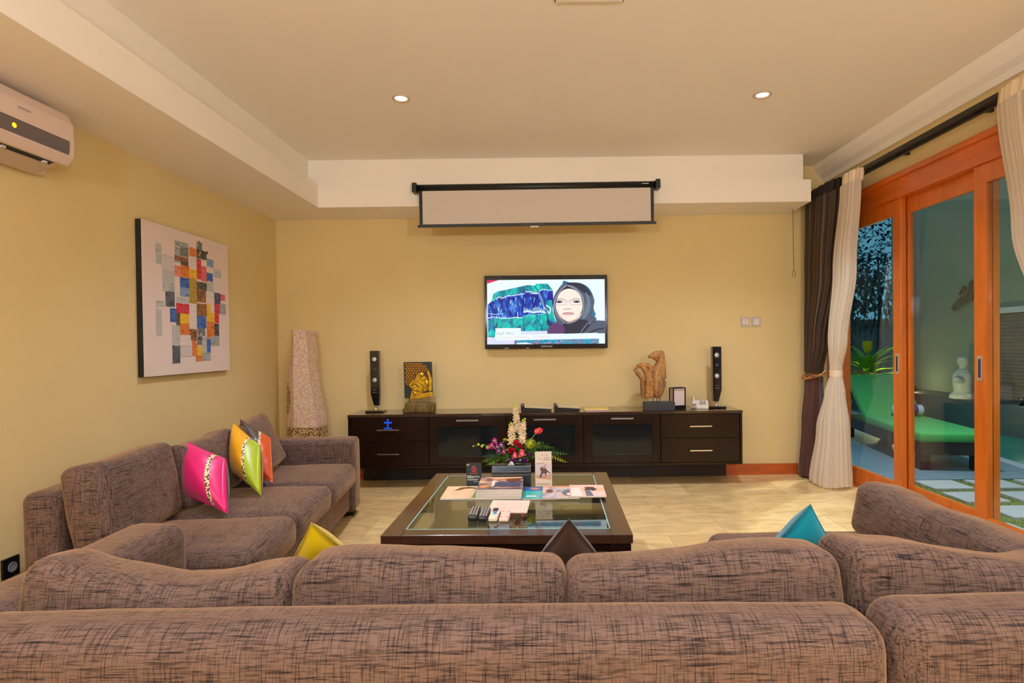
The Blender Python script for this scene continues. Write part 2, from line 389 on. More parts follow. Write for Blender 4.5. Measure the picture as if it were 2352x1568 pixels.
# ---------------------------------------------------------------- curtain track and curtains
trk = thing('curtain_rail', 'long black double curtain track fixed above the teak sliding doors', 'curtain rail', (2.68, 3.2, 2.68))
t = MB(); t.box(2.635, 2.66, -1.0, 5.58, 2.678, 2.706).box(2.69, 2.715, -1.0, 5.58, 2.668, 2.696)
t.build('track', BLACKM, trk)
MB().box(2.6605, 2.6625, -1.0, 5.58, 2.688, 2.692).build('slot_edge', SILVER, trk)
for y in (1.4, 3.55, 4.35, 5.3):
    MB().box(2.65, XR, y - .012, y + .012, 2.69, 2.715).build('wall_bracket', BLACKM, trk)
def cloth(name, secs, m, parent, pleats, amp, seed=0, seg=150):
    """hanging gathered cloth: (z, cx, cy, rx, ry, pleat depth factor)"""
    rng = random.Random(seed); ph = [rng.uniform(0, 6) for _ in range(4)]; mb = MB(); rings = []
    K = []
    for a, b in zip(secs[:-1], secs[1:]):
        n = max(2, int(abs(a[0] - b[0]) / .05))
        for i in range(n):
            t = i / n; t2 = t * t * (3 - 2 * t); K.append([a[0] + (b[0] - a[0]) * t] + [a[k] + (b[k] - a[k]) * (t if len(a) < 7 else t2) for k in range(1, 6)])
    K.append(list(secs[-1][:6]))
    for z, cx, cy, rx, ry, pf in K:
        r = []
        for i in range(seg):
            th = 2 * PI * i / seg
            w = 1 + amp * pf * (math.sin(pleats * th + ph[0] + .6 * math.sin(z * 2 + ph[1])) * .7 + .45 * math.sin((pleats * 1.63) // 1 * th + ph[2] + z))
            r.append((cx + rx * w * math.cos(th), cy + ry * w * math.sin(th), z + (0.010 * math.sin(3 * th + ph[3]) if z < .1 else 0)))
        rings.append(r)
    mb.ring(rings, True, False, True)
    return mb.build(name, m, parent)
def sheer_mat():
    m, nt, p = base_mat('white_sheer_voile'); out = nt.nodes['Material Output']
    p.inputs['Base Color'].default_value = lin((238, 226, 208)); p.inputs['Roughness'].default_value = .9; p.inputs['Specular IOR Level'].default_value = .1
    tr = nt.nodes.new('ShaderNodeBsdfTranslucent'); tr.inputs[0].default_value = lin((235, 225, 212))
    tp = nt.nodes.new('ShaderNodeBsdfTransparent')
    a = nt.nodes.new('ShaderNodeMixShader'); a.inputs[0].default_value = .35; b = nt.nodes.new('ShaderNodeMixShader'); b.inputs[0].default_value = .10
    nt.links.new(p.outputs[0], a.inputs[1]); nt.links.new(tr.outputs[0], a.inputs[2]); nt.links.new(a.outputs[0], b.inputs[1]); nt.links.new(tp.outputs[0], b.inputs[2]); nt.links.new(b.outputs[0], out.inputs[0])
    return m
SHEER = sheer_mat(); DRAPE = mat('brown_drape_cloth', (62, 40, 22), .85, sheen=.3, vary=.15, vscale=3)
HEAD = mat('curtain_heading_tape', (236, 216, 188), .85)
sh = thing('sheer_curtain', 'white sheer curtain tied in the middle, hanging beside the dark drape in the corner', 'curtain', (2.6, 5.1, 0), group='white sheers at the sliding doors')
cloth('sheer_panel', [(2.60, 2.60, 4.80, .05, .13, .8, 0), (1.9, 2.60, 4.90, .06, .145, 1, 0), (1.3, 2.60, 5.02, .06, .11, .9, 0), (1.03, 2.61, 5.07, .045, .06, .6, 0)], SHEER, sh, 19, .09, 3)
cloth('sheer_skirt', [(.985, 2.61, 5.07, .045, .062, .6, 0), (.86, 2.61, 5.09, .075, .09, .8, 0), (.5, 2.61, 5.13, .12, .155, 1, 0), (.02, 2.60, 5.16, .155, .205, 1, 0)], SHEER, sh, 21, .075, 5)
cloth('curtain_heading', [(2.695, 2.62, 4.79, .045, .125, .9, 0), (2.60, 2.61, 4.79, .042, .12, .9, 0)], HEAD, sh, 9, .2, 4)
cloth('tie_band', [(1.04, 2.61, 5.07, .052, .068, .2, 0), (.98, 2.61, 5.07, .050, .066, .2, 0)], HEAD, sh, 6, .05, 4)
sh2 = thing('sheer_curtain', 'white sheer curtain at the right edge, sweeping out of the frame', 'curtain', (2.6, 2.9, 0), group='white sheers at the sliding doors')
cloth('sheer_panel', [(2.60, 2.60, 2.95, .06, .29, .8, 0), (1.9, 2.60, 2.88, .06, .26, 1, 0), (1.3, 2.60, 2.78, .06, .17, .9, 0), (1.03, 2.61, 2.72, .045, .07, .6, 0)], SHEER, sh2, 34, .07, 7, 300)
cloth('sheer_skirt', [(.985, 2.61, 2.72, .045, .062, .6, 0), (.86, 2.61, 2.70, .075, .09, .8, 0), (.5, 2.61, 2.68, .12, .155, 1, 0), (.02, 2.60, 2.66, .145, .205, 1, 0)], SHEER, sh2, 14, .11, 5)
cloth('curtain_heading', [(2.695, 2.62, 2.95, .05, .29, .9, 0), (2.60, 2.60, 2.95, .05, .28, .9, 0)], HEAD, sh2, 24, .12, 9, 240)
cloth('tie_band', [(1.04, 2.61, 2.72, .052, .072, .2, 0), (.98, 2.61, 2.72, .050, .07, .2, 0)], HEAD, sh2, 6, .05, 4)
dr = thing('drape', 'dark brown drape gathered by a beaded tieback in the back right corner', 'curtain', (2.6, 5.4, 0))
cloth('drape_panel', [(2.60, 2.60, 5.24, .07, .31, 1, 0), (1.9, 2.60, 5.30, .07, .26, 1, 0), (1.3, 2.60, 5.40, .07, .16, 1, 0), (1.0, 2.595, 5.45, .07, .10, .6, 0)], DRAPE, dr, 15, .17, 11, 220)
cloth('drape_skirt', [(.96, 2.595, 5.45, .07, .10, .6, 0), (.5, 2.59, 5.47, .09, .11, 1, 0), (.02, 2.585, 5.48, .11, .12, 1, 0)], mat('brown_drape_cloth_lower', (84, 52, 44), .85, sheen=.3), dr, 9, .12, 12)
cloth('drape_heading', [(2.70, 2.61, 5.22, .055, .30, 1, 0), (2.60, 2.60, 5.22, .06, .31, 1, 0)], mat('drape_heading_cloth', (40, 34, 32), .9), dr, 17, .14, 2, 220)
tb = MB()
for i in range(40):
    th = 2 * PI * i / 40; tb.ball((2.595 + .09 * math.cos(th), 5.45 + .12 * math.sin(th), .985 + .03 * math.cos(th) + .006 * math.sin(5 * th)), .010, 6, 4)
for i in range(40):
    th = 2 * PI * i / 40; tb.ball((2.595 + .092 * math.cos(th), 5.45 + .122 * math.sin(th), .965 + .03 * math.cos(th + .3)), .008, 6, 4)
tb.build('beaded_tieback', mat('bronze_beads', (196, 134, 82), .3, metal=.4), dr)

# ---------------------------------------------------------------- ceiling downlights
LIT = emat('lamp_glow', (255, 240, 214), 6.0)
dl_pos = [(-.932, 3.967), (1.555, 3.983), (-.932, 1.45), (1.555, 1.45), (-.932, -1.1), (1.555, -1.1)]
DLAB = ['round recessed downlight in the ceiling, the left of the two lit ones', 'round recessed downlight in the ceiling, the one towards the sliding doors']
d0 = None
for i, (x, y) in enumerate(dl_pos):
    lab = DLAB[i] if i < 2 else 'unseen round downlight added to brighten the room, above and behind the sofa'  # all but the first two are out of view, added to brighten the room
    t = thing('downlight', lab, 'ceiling light', (x, y, ZC), group='recessed ceiling downlights')
    if d0 is None:
        a = MB().lathe([(.062, -.001), (.062, -.006), (.046, -.007), (.044, -.002)], 32).build('trim_ring', mat('downlight_ring', (214, 190, 160), .4), t, local=True)
        b = MB().lathe([(.044, -.0015), (.030, -.0045), (.001, -.0055)], 24).build('lamp_face', LIT, t, local=True); d0 = (a, b)
    else:
        for q in d0:
            c = q.copy(); C.objects.link(c); c.parent = t
    spot(x, y, ZC - .03, (130 if i < 2 else 66))
vent = thing('ceiling_vent', 'pale square access panel with a dark edge, in the ceiling at the top', 'vent', (.27, 2.70, ZC))
MB().box(.10, .43, 2.54, 2.866, ZC - .012, ZC).build('panel', CEIL, vent); MB().box(.095, .435, 2.858, 2.872, ZC - .009, ZC).build('edge_strip', mat('vent_edge', (92, 62, 56), .6), vent)

# unseen uplighters added behind the viewer to brighten the room
for x in (-1.0, 1.7):
    tl = thing('floor_lamp', 'unseen slim uplighter added to brighten the room, behind the long sofa', 'lamp', (x, -1.5, 0), group='added uplighters behind the sofa')
    MB().lathe([(.001, 0), (.14, 0), (.14, .02), (.012, .03), (.012, 1.75), (.05, 1.78), (.16, 1.86), (.16, 1.865), (.045, 1.80), (.001, 1.79)], 32, (x, -1.5, 0)).build('lamp_body', BLACKM, tl)
    point(x, -1.5, 1.90, 158, (.90, .99, 1.2), .09)
# ============================================================ sofas
FOOT = mat('dark_sofa_foot', (38, 26, 22), .5)
def sag_end(a):    # sag between two raised ends along x
    return a
# --- sofa along the left wall, turned slightly towards the room
ls = thing('sofa', 'brown three seat sofa standing along the left wall under the painting', 'sofa', (-1.245, 2.42, 0), math.radians(94.96), group='brown slub velvet sofas')
MB().soft((2.12, .80, .22), .03, .004, .002, 1, M=T((1.06, .44, .17))).build('base', SOFA, ls, local=True)
MB().soft((1.97, .17, .62), .045, .008, .003, 2, M=T((1.125, .925, .37))).build('back_frame', SOFA, ls, local=True)
MB().soft((.215, .98, .55), .035, .006, .003, 3, M=T((2.005, .49, .325))).build('armrest', SOFA, ls, local=True)
for i, (a, b) in enumerate([(.0, .575), (.575, 1.23), (1.23, 1.895)]):
    MB().soft((b - a - .006, .80, .17), .055, .014, .006, 10 + i, M=T(((a + b) / 2, .38, .345))).build('seat_cushion', SOFA, ls, local=True)
for i, (a, b, z, tilt, yy) in enumerate([(.06, .66, .815, .16, .69), (.69, 1.27, .80, .22, .66), (1.29, 1.87, .80, .42, .60)]):
    sg = (lambda x, y, zz, w=(b - a) / 2, i=i: (-.02, -.045, -.02)[i] + (.02, .045, .03)[i] * (x / w) ** 4 + (.0, .0, .015)[i] * x / w)
    MB().soft((b - a, .19, z - .43), .045, .016, .010, 20 + i, M=T(((a + b) / 2, yy, .43 + (z - .43) / 2), (-tilt, 0, (.05, -.04, .10)[i])), sag=sg).build('back_cushion', SOFA, ls, local=True)
for x in (.08, 2.03):
    for y in (.07, .9): MB().box(x - .04, x + .04, y - .04, y + .04, 0, .06).build('foot', FOOT, ls, local=True)

# --- long sofa with its back to the viewer
ns = thing('sofa', 'long brown sofa seen from behind across the foreground', 'sofa', (-.30, 1.25, 0), 0, group='brown slub velvet sofas')
MB().soft((2.16, .19, .615), .07, .006, .003, 31, n=16, M=T((-.30, 1.345, .361))).build('back_frame', SOFA, ns)
MB().soft((.235, 1.08, .56), .06, .006, .003, 32, M=T((-1.545, 1.79, .325))).build('armrest', SOFA, ns)
MB().soft((2.18, .86, .22), .03, .004, .002, 33, M=T((-.33, 1.86, .17))).build('base', SOFA, ns)
for i, (a, b) in enumerate([(-1.42, -.69), (-.69, .045), (.045, .78)]):
    MB().soft((b - a - .006, .78, .17), .055, .014, .006, 40 + i, M=T(((a + b) / 2, 1.90, .345))).build('seat_cushion', SOFA, ns)
def sg0(x, y, z): u = x / .35; return .004 - .048 * math.exp(-((u - .15) / .55) ** 2) + .034 * math.exp(-((u + .85) / .22) ** 2)
def sg1(x, y, z): u = x / .35; return .028 - .012 * (u + 1) - .02 * max(0, -u) ** 8
def sg2(x, y, z): u = x / .35; return .012 + .022 * u + .006 * math.sin(5 * u)
def sg3(x, y, z): u = x / .42; return .025 - .068 * math.exp(-((u - .15) / .55) ** 2)
for i, (a, b, sg) in enumerate([(-1.385, -.662, sg0), (-.665, .066, sg1), (.062, .792, sg2)]):
    MB().soft((b - a, .20, .30), .05, .012, .012, 50 + i, n=18, M=T(((a + b) / 2, 1.575, .555), (-.10, 0, 0)), sag=sg).build('back_cushion', SOFA, ns)
for x in (-1.55, .70):
    for y in (1.33, 2.22): MB().box(x - .04, x + .04, y - .04, y + .04, 0, .06).build('foot', FOOT, ns)

# --- chaise unit on the right, a separate piece butted against the long sofa
ch = thing('chaise_sofa', 'brown chaise unit with deep seat at the lower right, butted against the long sofa', 'sofa', (1.3, 1.25, 0), 0)
MB().soft((1.16, .195, .625), .07, .006, .003, 61, n=16, M=T((1.372, 1.36, .363))).build('back_frame', SOFA, ch)
MB().soft((1.06, 1.14, .26), .03, .004, .002, 62, M=T((1.26, 2.02, .17))).build('base', SOFA, ch)
MB().soft((1.06, 1.12, .16), .06, .012, .005, 63, M=T((1.26, 2.02, .375))).build('seat_cushion', SOFA, ch)
MB().soft((.15, 1.00, .42), .05, .006, .003, 64, M=T((1.78, 1.96, .27))).build('side_frame', SOFA, ch)
MB().soft((.90, .21, .30), .05, .014, .014, 65, n=18, M=T((1.262, 1.60, .567), (-.10, 0, 0)), sag=sg3).build('back_cushion', SOFA, ch)
def sgs(x, y, z): u = y / .42; return -.01 - .03 * math.exp(-((u - .2) / .35) ** 2) + .0 * u
MB().soft((.22, .89, .25), .06, .02, .018, 66, n=18, M=T((1.51, 2.155, .548), (0, .20, .0)), sag=sgs).build('back_cushion', SOFA, ch)
for x in (.82, 1.72):
    for y in (1.34, 2.48): MB().box(x - .04, x + .04, y - .04, y + .04, 0, .06).build('foot', FOOT, ch)

# ============================================================ throw pillows
def silk(name, c): return mat(name, c, .38, sheen=.25, vary=.06, vscale=5, bump=.12, bscale=16)
def ribbon_mat(name, a, b, sc=90):
    m, nt, p = base_mat(name); t = nt.nodes.new('ShaderNodeTexCoord'); v = nt.nodes.new('ShaderNodeTexVoronoi'); v.inputs['Scale'].default_value = sc
    r = nt.nodes.new('ShaderNodeValToRGB'); r.color_ramp.interpolation = 'CONSTANT'; r.color_ramp.elements[0].color = lin(a); r.color_ramp.elements[1].color = lin(b); r.color_ramp.elements[1].position = .45
    nt.links.new(t.outputs['Object'], v.inputs['Vector']); nt.links.new(v.outputs['Distance'], r.inputs[0]); nt.links.new(r.outputs[0], p.inputs['Base Color']); p.inputs['Roughness'].default_value = .5; return m
PINK, GOLD, LIME, BROWN, RUST, TEAL, YELL = [silk(n, c) for n, c in (('pink_silk', (226, 30, 118)), ('gold_silk', (232, 168, 16)), ('lime_silk', (170, 190, 20)), ('dark_brown_silk', (78, 54, 44)), ('rust_silk', (214, 84, 20)), ('turquoise_silk', (28, 168, 196)), ('yellow_silk', (240, 206, 12)))]
RIB = ribbon_mat('patterned_ribbon', (54, 44, 50), (236, 214, 160), 85)
def pil(label, tl, tr, br, bl, th, mats, bands=None, seed=0, **k):
    c = (Vector(br) + Vector(bl)) / 2
    t = thing('throw_pillow', label, 'cushion', (c.x, c.y, min(br[2], bl[2])), 0, group='throw pillows on the sofas')
    mb = pillow_mb(tl, tr, br, bl, th, 26, bands, seed, **k)
    if bands:       # pillow cover and the sewn ribbon are separate pieces
        rib = MB(); cov = MB(); 
        for src, want in ((rib, True), (cov, False)):
            mp = {}
            for f, mi, sm in zip(mb.f, mb.m, mb.sm):
                if (mi == 1) != want: continue
                q = []
                for i in f:
                    if i not in mp: mp[i] = len(src.v); src.v.append(mb.v[i])
                    q.append(mp[i])
                src.f.append(tuple(q)); src.m.append(0 if want else mi); src.sm.append(sm)
        cov.build('pillow_cover', mats, t); rib.build('ribbon', mats[1], t)
    else: mb.build('pillow_cover', mats, t)
    return t
pil('bright pink pillow with a patterned ribbon, first on the sofa along the left wall', (-1.95, 3.17, .785), (-1.735, 3.16, .69), (-1.60, 2.92, .455), (-1.935, 3.08, .515), .22, [PINK, RIB, PINK, BROWN], [.74, .82], 1, pinch=.03, backmi=3)
pil('gold and lime pillow with a ribbon band, leaning behind the pink pillow', (-1.93, 3.60, .835), (-1.72, 3.52, .70), (-1.60, 3.27, .455), (-1.88, 3.47, .55), .18, [GOLD, RIB, LIME, RUST], [.66, .72], 2, pinch=.03, backmi=3)
pil('brown and rust pillow with a cream ribbon, last of the three on the left sofa', (-1.97, 3.76, .835), (-1.79, 3.80, .70), (-1.67, 3.57, .455), (-1.93, 3.64, .55), .12, [BROWN, RIB, RUST, BROWN], [.60, .70], 3, pinch=.02)
pil('plain yellow pillow poking up behind the long sofa, above its leftmost seam', (-0.734, 1.82, 0.742), (-0.663, 2.02, 0.558), (-0.791, 2.099, 0.444), (-0.879, 1.98, 0.542), .13, [YELL], None, 4, pinch=.02)
pil('dark brown satin pillow poking up behind the middle of the long sofa', (0.086, 1.82, 0.745), (0.216, 2.0, 0.533), (0.096, 2.099, 0.419), (-0.031, 2.0, 0.536), .12, [BROWN], None, 5, pinch=.02)
pil('turquoise pillow standing on the chaise seat at the right', (0.868, 1.85, 0.773), (1.05, 2.04, 0.545), (0.931, 2.098, 0.432), (0.767, 1.98, 0.561), .12, [TEAL], None, 6, pinch=.02)

# ============================================================ media cabinet
cb = thing('media_cabinet', 'long dark wood wall hung media cabinet below the television', 'cabinet', (.04, 5.4, .19))
CX0, CX1, CY0, CY1, CZ0, CZ1 = -1.745, 1.822, 5.19, 5.614, .19, .68
MB().box(CX0 - .004, CX1 + .004, CY0 - .004, CY1, CZ1 - .025, CZ1).build('top_panel', mat('dark_polished_cabinet_top', (60, 44, 34), .10, coat=.6), cb, bevel=.002)
MB().box(CX0, CX1, CY0 + .022, CY1, CZ0, CZ1 - .025).box(CX0, CX1, CY0, CY0 + .022, CZ0, CZ0 + .022).box(CX0, CX0 + .02, CY0, CY0 + .022, CZ0 + .022, CZ1 - .025).box(CX1 - .02, CX1, CY0, CY0 + .022, CZ0 + .022, CZ1 - .025).build('carcass', WENGE, cb)
MB().box(CX0 + .02, CX1 - .03, 5.56, 5.594, .002, CZ0).build('shade_strip', mat('shade_strip_brown', (40, 26, 16), .5), cb)  # dark strip standing in for the shade under the cabinet
def handle(xc, z, par, w=.20):
    MB().box(xc - w / 2, xc + w / 2, CY0 - .028, CY0 - .018, z - .006, z + .006).box(xc - w / 2 + .01, xc - w / 2 + .02, CY0 - .02, CY0 + .002, z - .004, z + .004).box(xc + w / 2 - .02, xc + w / 2 - .01, CY0 - .02, CY0 + .002, z - .004, z + .004).build('bar_handle', CHROME, par)
xs = [CX0 + .022, -1.015, -.31, .385, 1.082, CX1 - .022]; zb, zt = CZ0 + .026, CZ1 - .03
SMOKE = mat('smoked_glass', (20, 26, 30), .10, spec=.6)
for i in range(5):
    x0, x1 = xs[i] + .003, xs[i + 1] - .003
    if i in (0, 4):
        zm = (zb + zt) / 2 + .0
        for a, b in ((zm + .002, zt), (zb, zm - .002)):
            d = MB().box(x0, x1, CY0, CY0 + .02, a, b).build('drawer', WENGE, cb, bevel=.002)
            handle((x0 + x1) / 2 + (-.01 if i == 0 else 0), (a + b) / 2 - .0, d)
            if i == 0 and a > zm:
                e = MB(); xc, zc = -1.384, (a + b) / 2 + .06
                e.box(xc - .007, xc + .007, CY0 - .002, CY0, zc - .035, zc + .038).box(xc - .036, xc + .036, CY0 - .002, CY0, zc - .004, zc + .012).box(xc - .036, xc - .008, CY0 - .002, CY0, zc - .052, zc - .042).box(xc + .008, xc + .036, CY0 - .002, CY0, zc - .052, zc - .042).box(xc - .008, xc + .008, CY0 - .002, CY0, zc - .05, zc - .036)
                e.build('glowing_blue_reflection', emat('blue_glow', (20, 80, 205), 1.0), d)  # glowing shape standing in for a blue light reflected on the drawer
    else:
        fx, fzt, fzb = .075, .085, .075
        d = MB(); d.box(x0, x0 + fx, CY0, CY0 + .02, zb, zt).box(x1 - fx, x1, CY0, CY0 + .02, zb, zt).box(x0 + fx, x1 - fx, CY0, CY0 + .02, zt - fzt, zt).box(x0 + fx, x1 - fx, CY0, CY0 + .02, zb, zb + fzb)
        d = d.build('door', WENGE, cb, bevel=.002)
        MB().box(x0 + fx, x1 - fx, CY0 + .006, CY0 + .012, zb + fzb, zt - fzt).build('glass_panel', SMOKE, d)
        handle((x0 + x1) / 2 + .0, zt - .03, d)

# ============================================================ television and projection screen
tv = thing('television', 'flat black television showing a news presenter, mounted on the back wall', 'television', (.066, YB, 1.25))
TX0, TX1, TZ0, TZ1 = -.528, .655, 1.256, 1.962
TVM = Matrix.Translation((.066, 0, 1.6)) @ Matrix.Rotation(0.004, 4, 'Y') @ Matrix.Translation((-.066, 0, -1.6))
hb = MB().box(TX0, TX1, 5.545, 5.58, TZ0, TZ1, M=TVM).build('bezel', mat('television_bezel', (8, 10, 26), .12, spec=.22), tv, bevel=.004)
MB().box(-.3, .43, 5.58, YB, 1.4, 1.8).build('wall_mount', BLACKM, tv)
SX0, SX1, SZ0, SZ1 = -.503, .630, 1.300, 1.920
PX0, PX1, PZ0, PZ1 = 78, 2177, 1332, 185
def tvp(x, y, k): return Vector((SX0 + (x - PX0) / (PX1 - PX0) * (SX1 - SX0), 5.5445 - .0004 * k, SZ1 - (y - PZ1) / (PZ0 - PZ1) * (SZ1 - SZ0)))
E1 = .95
def tvn(name, cols, scale, stretch, pos=None):
    m, nt, p = base_mat(name); t = nt.nodes.new('ShaderNodeTexCoord'); mp = nt.nodes.new('ShaderNodeMapping'); mp.inputs['Scale'].default_value = stretch
    n = nt.nodes.new('ShaderNodeTexNoise'); n.inputs['Scale'].default_value = scale; n.inputs['Detail'].default_value = 6; n.inputs['Roughness'].default_value = .65; n.inputs['Distortion'].default_value = .8
    r = nt.nodes.new('ShaderNodeValToRGB'); e = r.color_ramp.elements
    while len(e) < len(cols): e.new(.5)
    for i, c in enumerate(cols): e[i].position = (pos[i] if pos else .3 + .4 * i / (len(cols) - 1)); e[i].color = lin(c)
    nt.links.new(t.outputs['Object'], mp.inputs[0]); nt.links.new(mp.outputs[0], n.inputs['Vector']); nt.links.new(n.outputs[0], r.inputs[0]); nt.links.new(r.outputs[0], p.inputs['Emission Color'])
    p.inputs['Emission Strength'].default_value = E1; p.inputs['Base Color'].default_value = (0.01, 0.01, 0.01, 1); p.inputs['Roughness'].default_value = .3; p.inputs['Specular IOR Level'].default_value = .12; return m
TVC = {}
def tc_(k, c):
    if k not in TVC: TVC[k] = emat('screen_' + k, c, E1)
    return TVC[k]
tvm = [tc_('white', (236, 250, 255)), tvn('screen_navy_cloth', [(8, 8, 78), (10, 30, 160), (20, 110, 220), (190, 235, 245)], 9, (3, 1, 1), [.3, .48, .6, .72]), tvn('screen_teal_cloth', [(6, 50, 120), (0, 140, 160), (0, 212, 196), (110, 240, 240)], 7, (2, 1, 1), [.3, .45, .6, .75]),
       tc_('grey_scarf', (84, 92, 112)), tc_('dark_scarf', (44, 46, 62)), tvn('screen_skin', [(255, 232, 214), (255, 246, 238)], 2, (1, 1, 1)), tc_('scarf_edge', (150, 150, 172)), tc_('features', (120, 116, 130)), tc_('lips', (232, 176, 176)), tc_('red', (226, 30, 90)),
       tvn('screen_ticker', [(20, 60, 150), (40, 180, 210), (120, 90, 140), (235, 235, 245)], 14, (1, 1, 2), [.3, .45, .58, .68]), tc_('lilac', (222, 226, 250)), tc_('cyan_rim', (20, 120, 160)), tc_('purple_scarf', (98, 60, 110)), tc_('lead_line', (210, 240, 250)), tc_('grey_text', (176, 176, 160)), tc_('rosy_text', (246, 206, 200))]
tvm += [tc_('scarf_mid', (104, 126, 146)), tc_('skin_shade', (250, 214, 190))]
def tc_i(k): return {'scarf_mid': 17, 'skin_shade': 18}[k]
W_, NV, TE, GS, DS, SK, SE, FE, LP, RD, TK, LI, CR, PU, LL, GT, RT = range(17)
pm = MB(); kk = [0]; rq = random.Random(6)
def smo(pts, k=6):
    n = len(pts); out = []
    for i in range(n):
        a, b, c, d = [Vector(pts[(i + j - 1) % n]) for j in range(4)]
        for q in range(k):
            t = q / k; out.append(tuple(.5 * ((2 * b) + (c - a) * t + (2 * a - 5 * b + 4 * c - d) * t * t + (3 * b - a - 3 * c + d) * t ** 3)))
    return out
def P(mi, pts):
    kk[0] += 1; pm.add([tvp(x, y, kk[0] * .5) for x, y in pts], [tuple(range(len(pts)))], False, None, mi)
def E_(mi, cx, cy, rx, ry, a=0, n=28):
    P(mi, [(cx + rx * math.cos(t) * math.cos(a) - ry * math.sin(t) * math.sin(a), cy + rx * math.cos(t) * math.sin(a) + ry * math.sin(t) * math.cos(a)) for t in [2 * PI * i / n for i in range(n)]])
def L_(mi, pts, w):
    for (x0, y0), (x1, y1) in zip(pts[:-1], pts[1:]):
        d = Vector((x1 - x0, y1 - y0)); d = d.normalized() if d.length else Vector((1, 0)); nx, ny = -d.y * w / 2, d.x * w / 2
        P(mi, [(x0 + nx, y0 + ny), (x1 + nx, y1 + ny), (x1 - nx, y1 - ny), (x0 - nx, y0 - ny)])
P(W_, [(78, 185), (2177, 185), (2177, 1332), (78, 1332)])
P(RD, [(78, 185), (290, 185), (80, 250)])
P(NV, [(90, 620), (160, 560), (190, 440), (260, 390), (560, 330), (800, 280), (930, 290), (960, 260), (1160, 260), (1250, 370), (1260, 520), (1240, 760), (1310, 960), (1160, 1100), (640, 1100), (230, 1060), (200, 1210), (90, 1200)])
P(TE, [(160, 560), (190, 430), (260, 390), (560, 335), (740, 290), (930, 290), (990, 400), (760, 400), (550, 440), (440, 460), (240, 500), (210, 570)])
P(TE, [(930, 290), (960, 255), (1160, 258), (1250, 365), (1180, 370), (1080, 350), (1000, 390)])
P(TE, [(90, 900), (230, 860), (460, 870), (710, 860), (740, 815), (1130, 790), (1180, 1000), (1160, 1100), (640, 1100), (230, 1050), (210, 1200), (95, 1190)])
P(TE, [(1130, 560), (1230, 550), (1240, 700), (1290, 900), (1300, 970), (1180, 900), (1130, 740)])
L_(LL, [(235, 520), (290, 480), (360, 510), (440, 470), (540, 465), (640, 445), (740, 435)], 14)
L_(LL, [(760, 395), (860, 400), (980, 430)], 12); L_(LL, [(850, 430), (970, 435)], 14); L_(LL, [(1000, 395), (1080, 355), (1160, 375), (1250, 370)], 14)
L_(LL, [(725, 760), (800, 740), (900, 770), (1000, 750), (1120, 770)], 34); L_(LL, [(100, 870), (180, 840), (330, 860), (480, 870), (600, 850), (700, 860)], 13)
L_(LL, [(360, 880), (350, 780), (240, 800), (100, 780)], 9); L_(LL, [(500, 540), (490, 600)], 12); L_(LL, [(620, 760), (620, 850)], 12)
L_(LL, [(1000, 400), (1060, 560), (1100, 680), (1190, 790), (1210, 700), (1130, 640)], 22)
L_(DS, [(930, 300), (1010, 420), (1090, 640), (1150, 760), (1160, 900), (1200, 990)], 12); L_(DS, [(745, 290), (735, 420)], 8); L_(DS, [(720, 870), (725, 1080)], 9); L_(DS, [(495, 880), (500, 1040)], 7)
for i in range(46):      # fine pale batik threads and dark folds on the hanging cloth
    x, y = rq.uniform(150, 1120), rq.uniform(480, 740); L_(rq.choice((LL, NV, DS, TE)), [(x, y), (x + rq.uniform(-45, 30), y + rq.uniform(30, 90))], rq.uniform(4, 11))
for i in range(26):
    x, y = rq.uniform(120, 1120), rq.uniform(880, 1040); L_(rq.choice((NV, DS, TE, CR)), [(x, y), (x + rq.uniform(-40, 20), y + rq.uniform(40, 120))], rq.uniform(6, 18))
for (xa, ya, xb, yb) in ((235, 520, 540, 465), (540, 465, 740, 435), (100, 860, 460, 870), (480, 860, 700, 862), (725, 820, 1130, 790), (760, 398, 980, 430)):
    for j in range(9):
        t = j / 8; L_(LL, [(xa + (xb - xa) * t, ya + (yb - ya) * t + rq.uniform(-16, 16)), (xa + (xb - xa) * t + rq.uniform(14, 34), ya + (yb - ya) * t + rq.uniform(-22, 22))], rq.uniform(5, 10))
for j in range(18): L_(LL, [(730 + j * 22, 760 + rq.uniform(-30, 10)), (742 + j * 22, 700 + rq.uniform(-40, 30))], rq.uniform(5, 12))
# scarf, face, shoulders
P(CR, smo([(1420, 270), (1550, 245), (1750, 262), (1900, 360), (1985, 560), (1970, 700), (2005, 810), (1990, 850), (2020, 900), (1900, 960), (1500, 900)]))
P(GS, [(1250, 600), (1290, 450), (1400, 290), (1520, 248), (1720, 258), (1850, 330), (1950, 500), (1960, 640), (1930, 760), (1960, 860), (2020, 920), (2177, 930), (2177, 1150), (1145, 1150), (1190, 1010), (1310, 940), (1262, 780)])
P(GS, smo([(1250, 600), (1290, 450), (1400, 300), (1540, 252), (1720, 262), (1860, 345), (1950, 500), (1965, 660), (1930, 800), (1700, 950), (1400, 900), (1275, 780)]))
P(DS, smo([(1500, 255), (1720, 262), (1850, 335), (1935, 480), (1800, 430), (1650, 320), (1520, 285)]))
P(tc_i('scarf_mid'), smo([(1830, 420), (1900, 520), (1920, 660), (1880, 800), (1760, 930), (1800, 760), (1850, 600)]))
P(DS, smo([(1780, 900), (1890, 990), (1760, 1145), (1430, 1145), (1440, 980)]))
P(PU, smo([(1150, 1140), (1160, 1070), (1200, 1000), (1300, 965), (1420, 1010), (1460, 1080), (1420, 1140)]))
P(DS, [(1140, 880), (1230, 990), (1160, 1010), (1140, 960)])
L_(DS, [(2150, 1060), (2000, 1090), (1860, 1150)], 26); L_(SE, [(1740, 1130), (1850, 980), (2010, 930)], 12); L_(DS, [(1780, 1140), (1930, 960), (2000, 930)], 14)
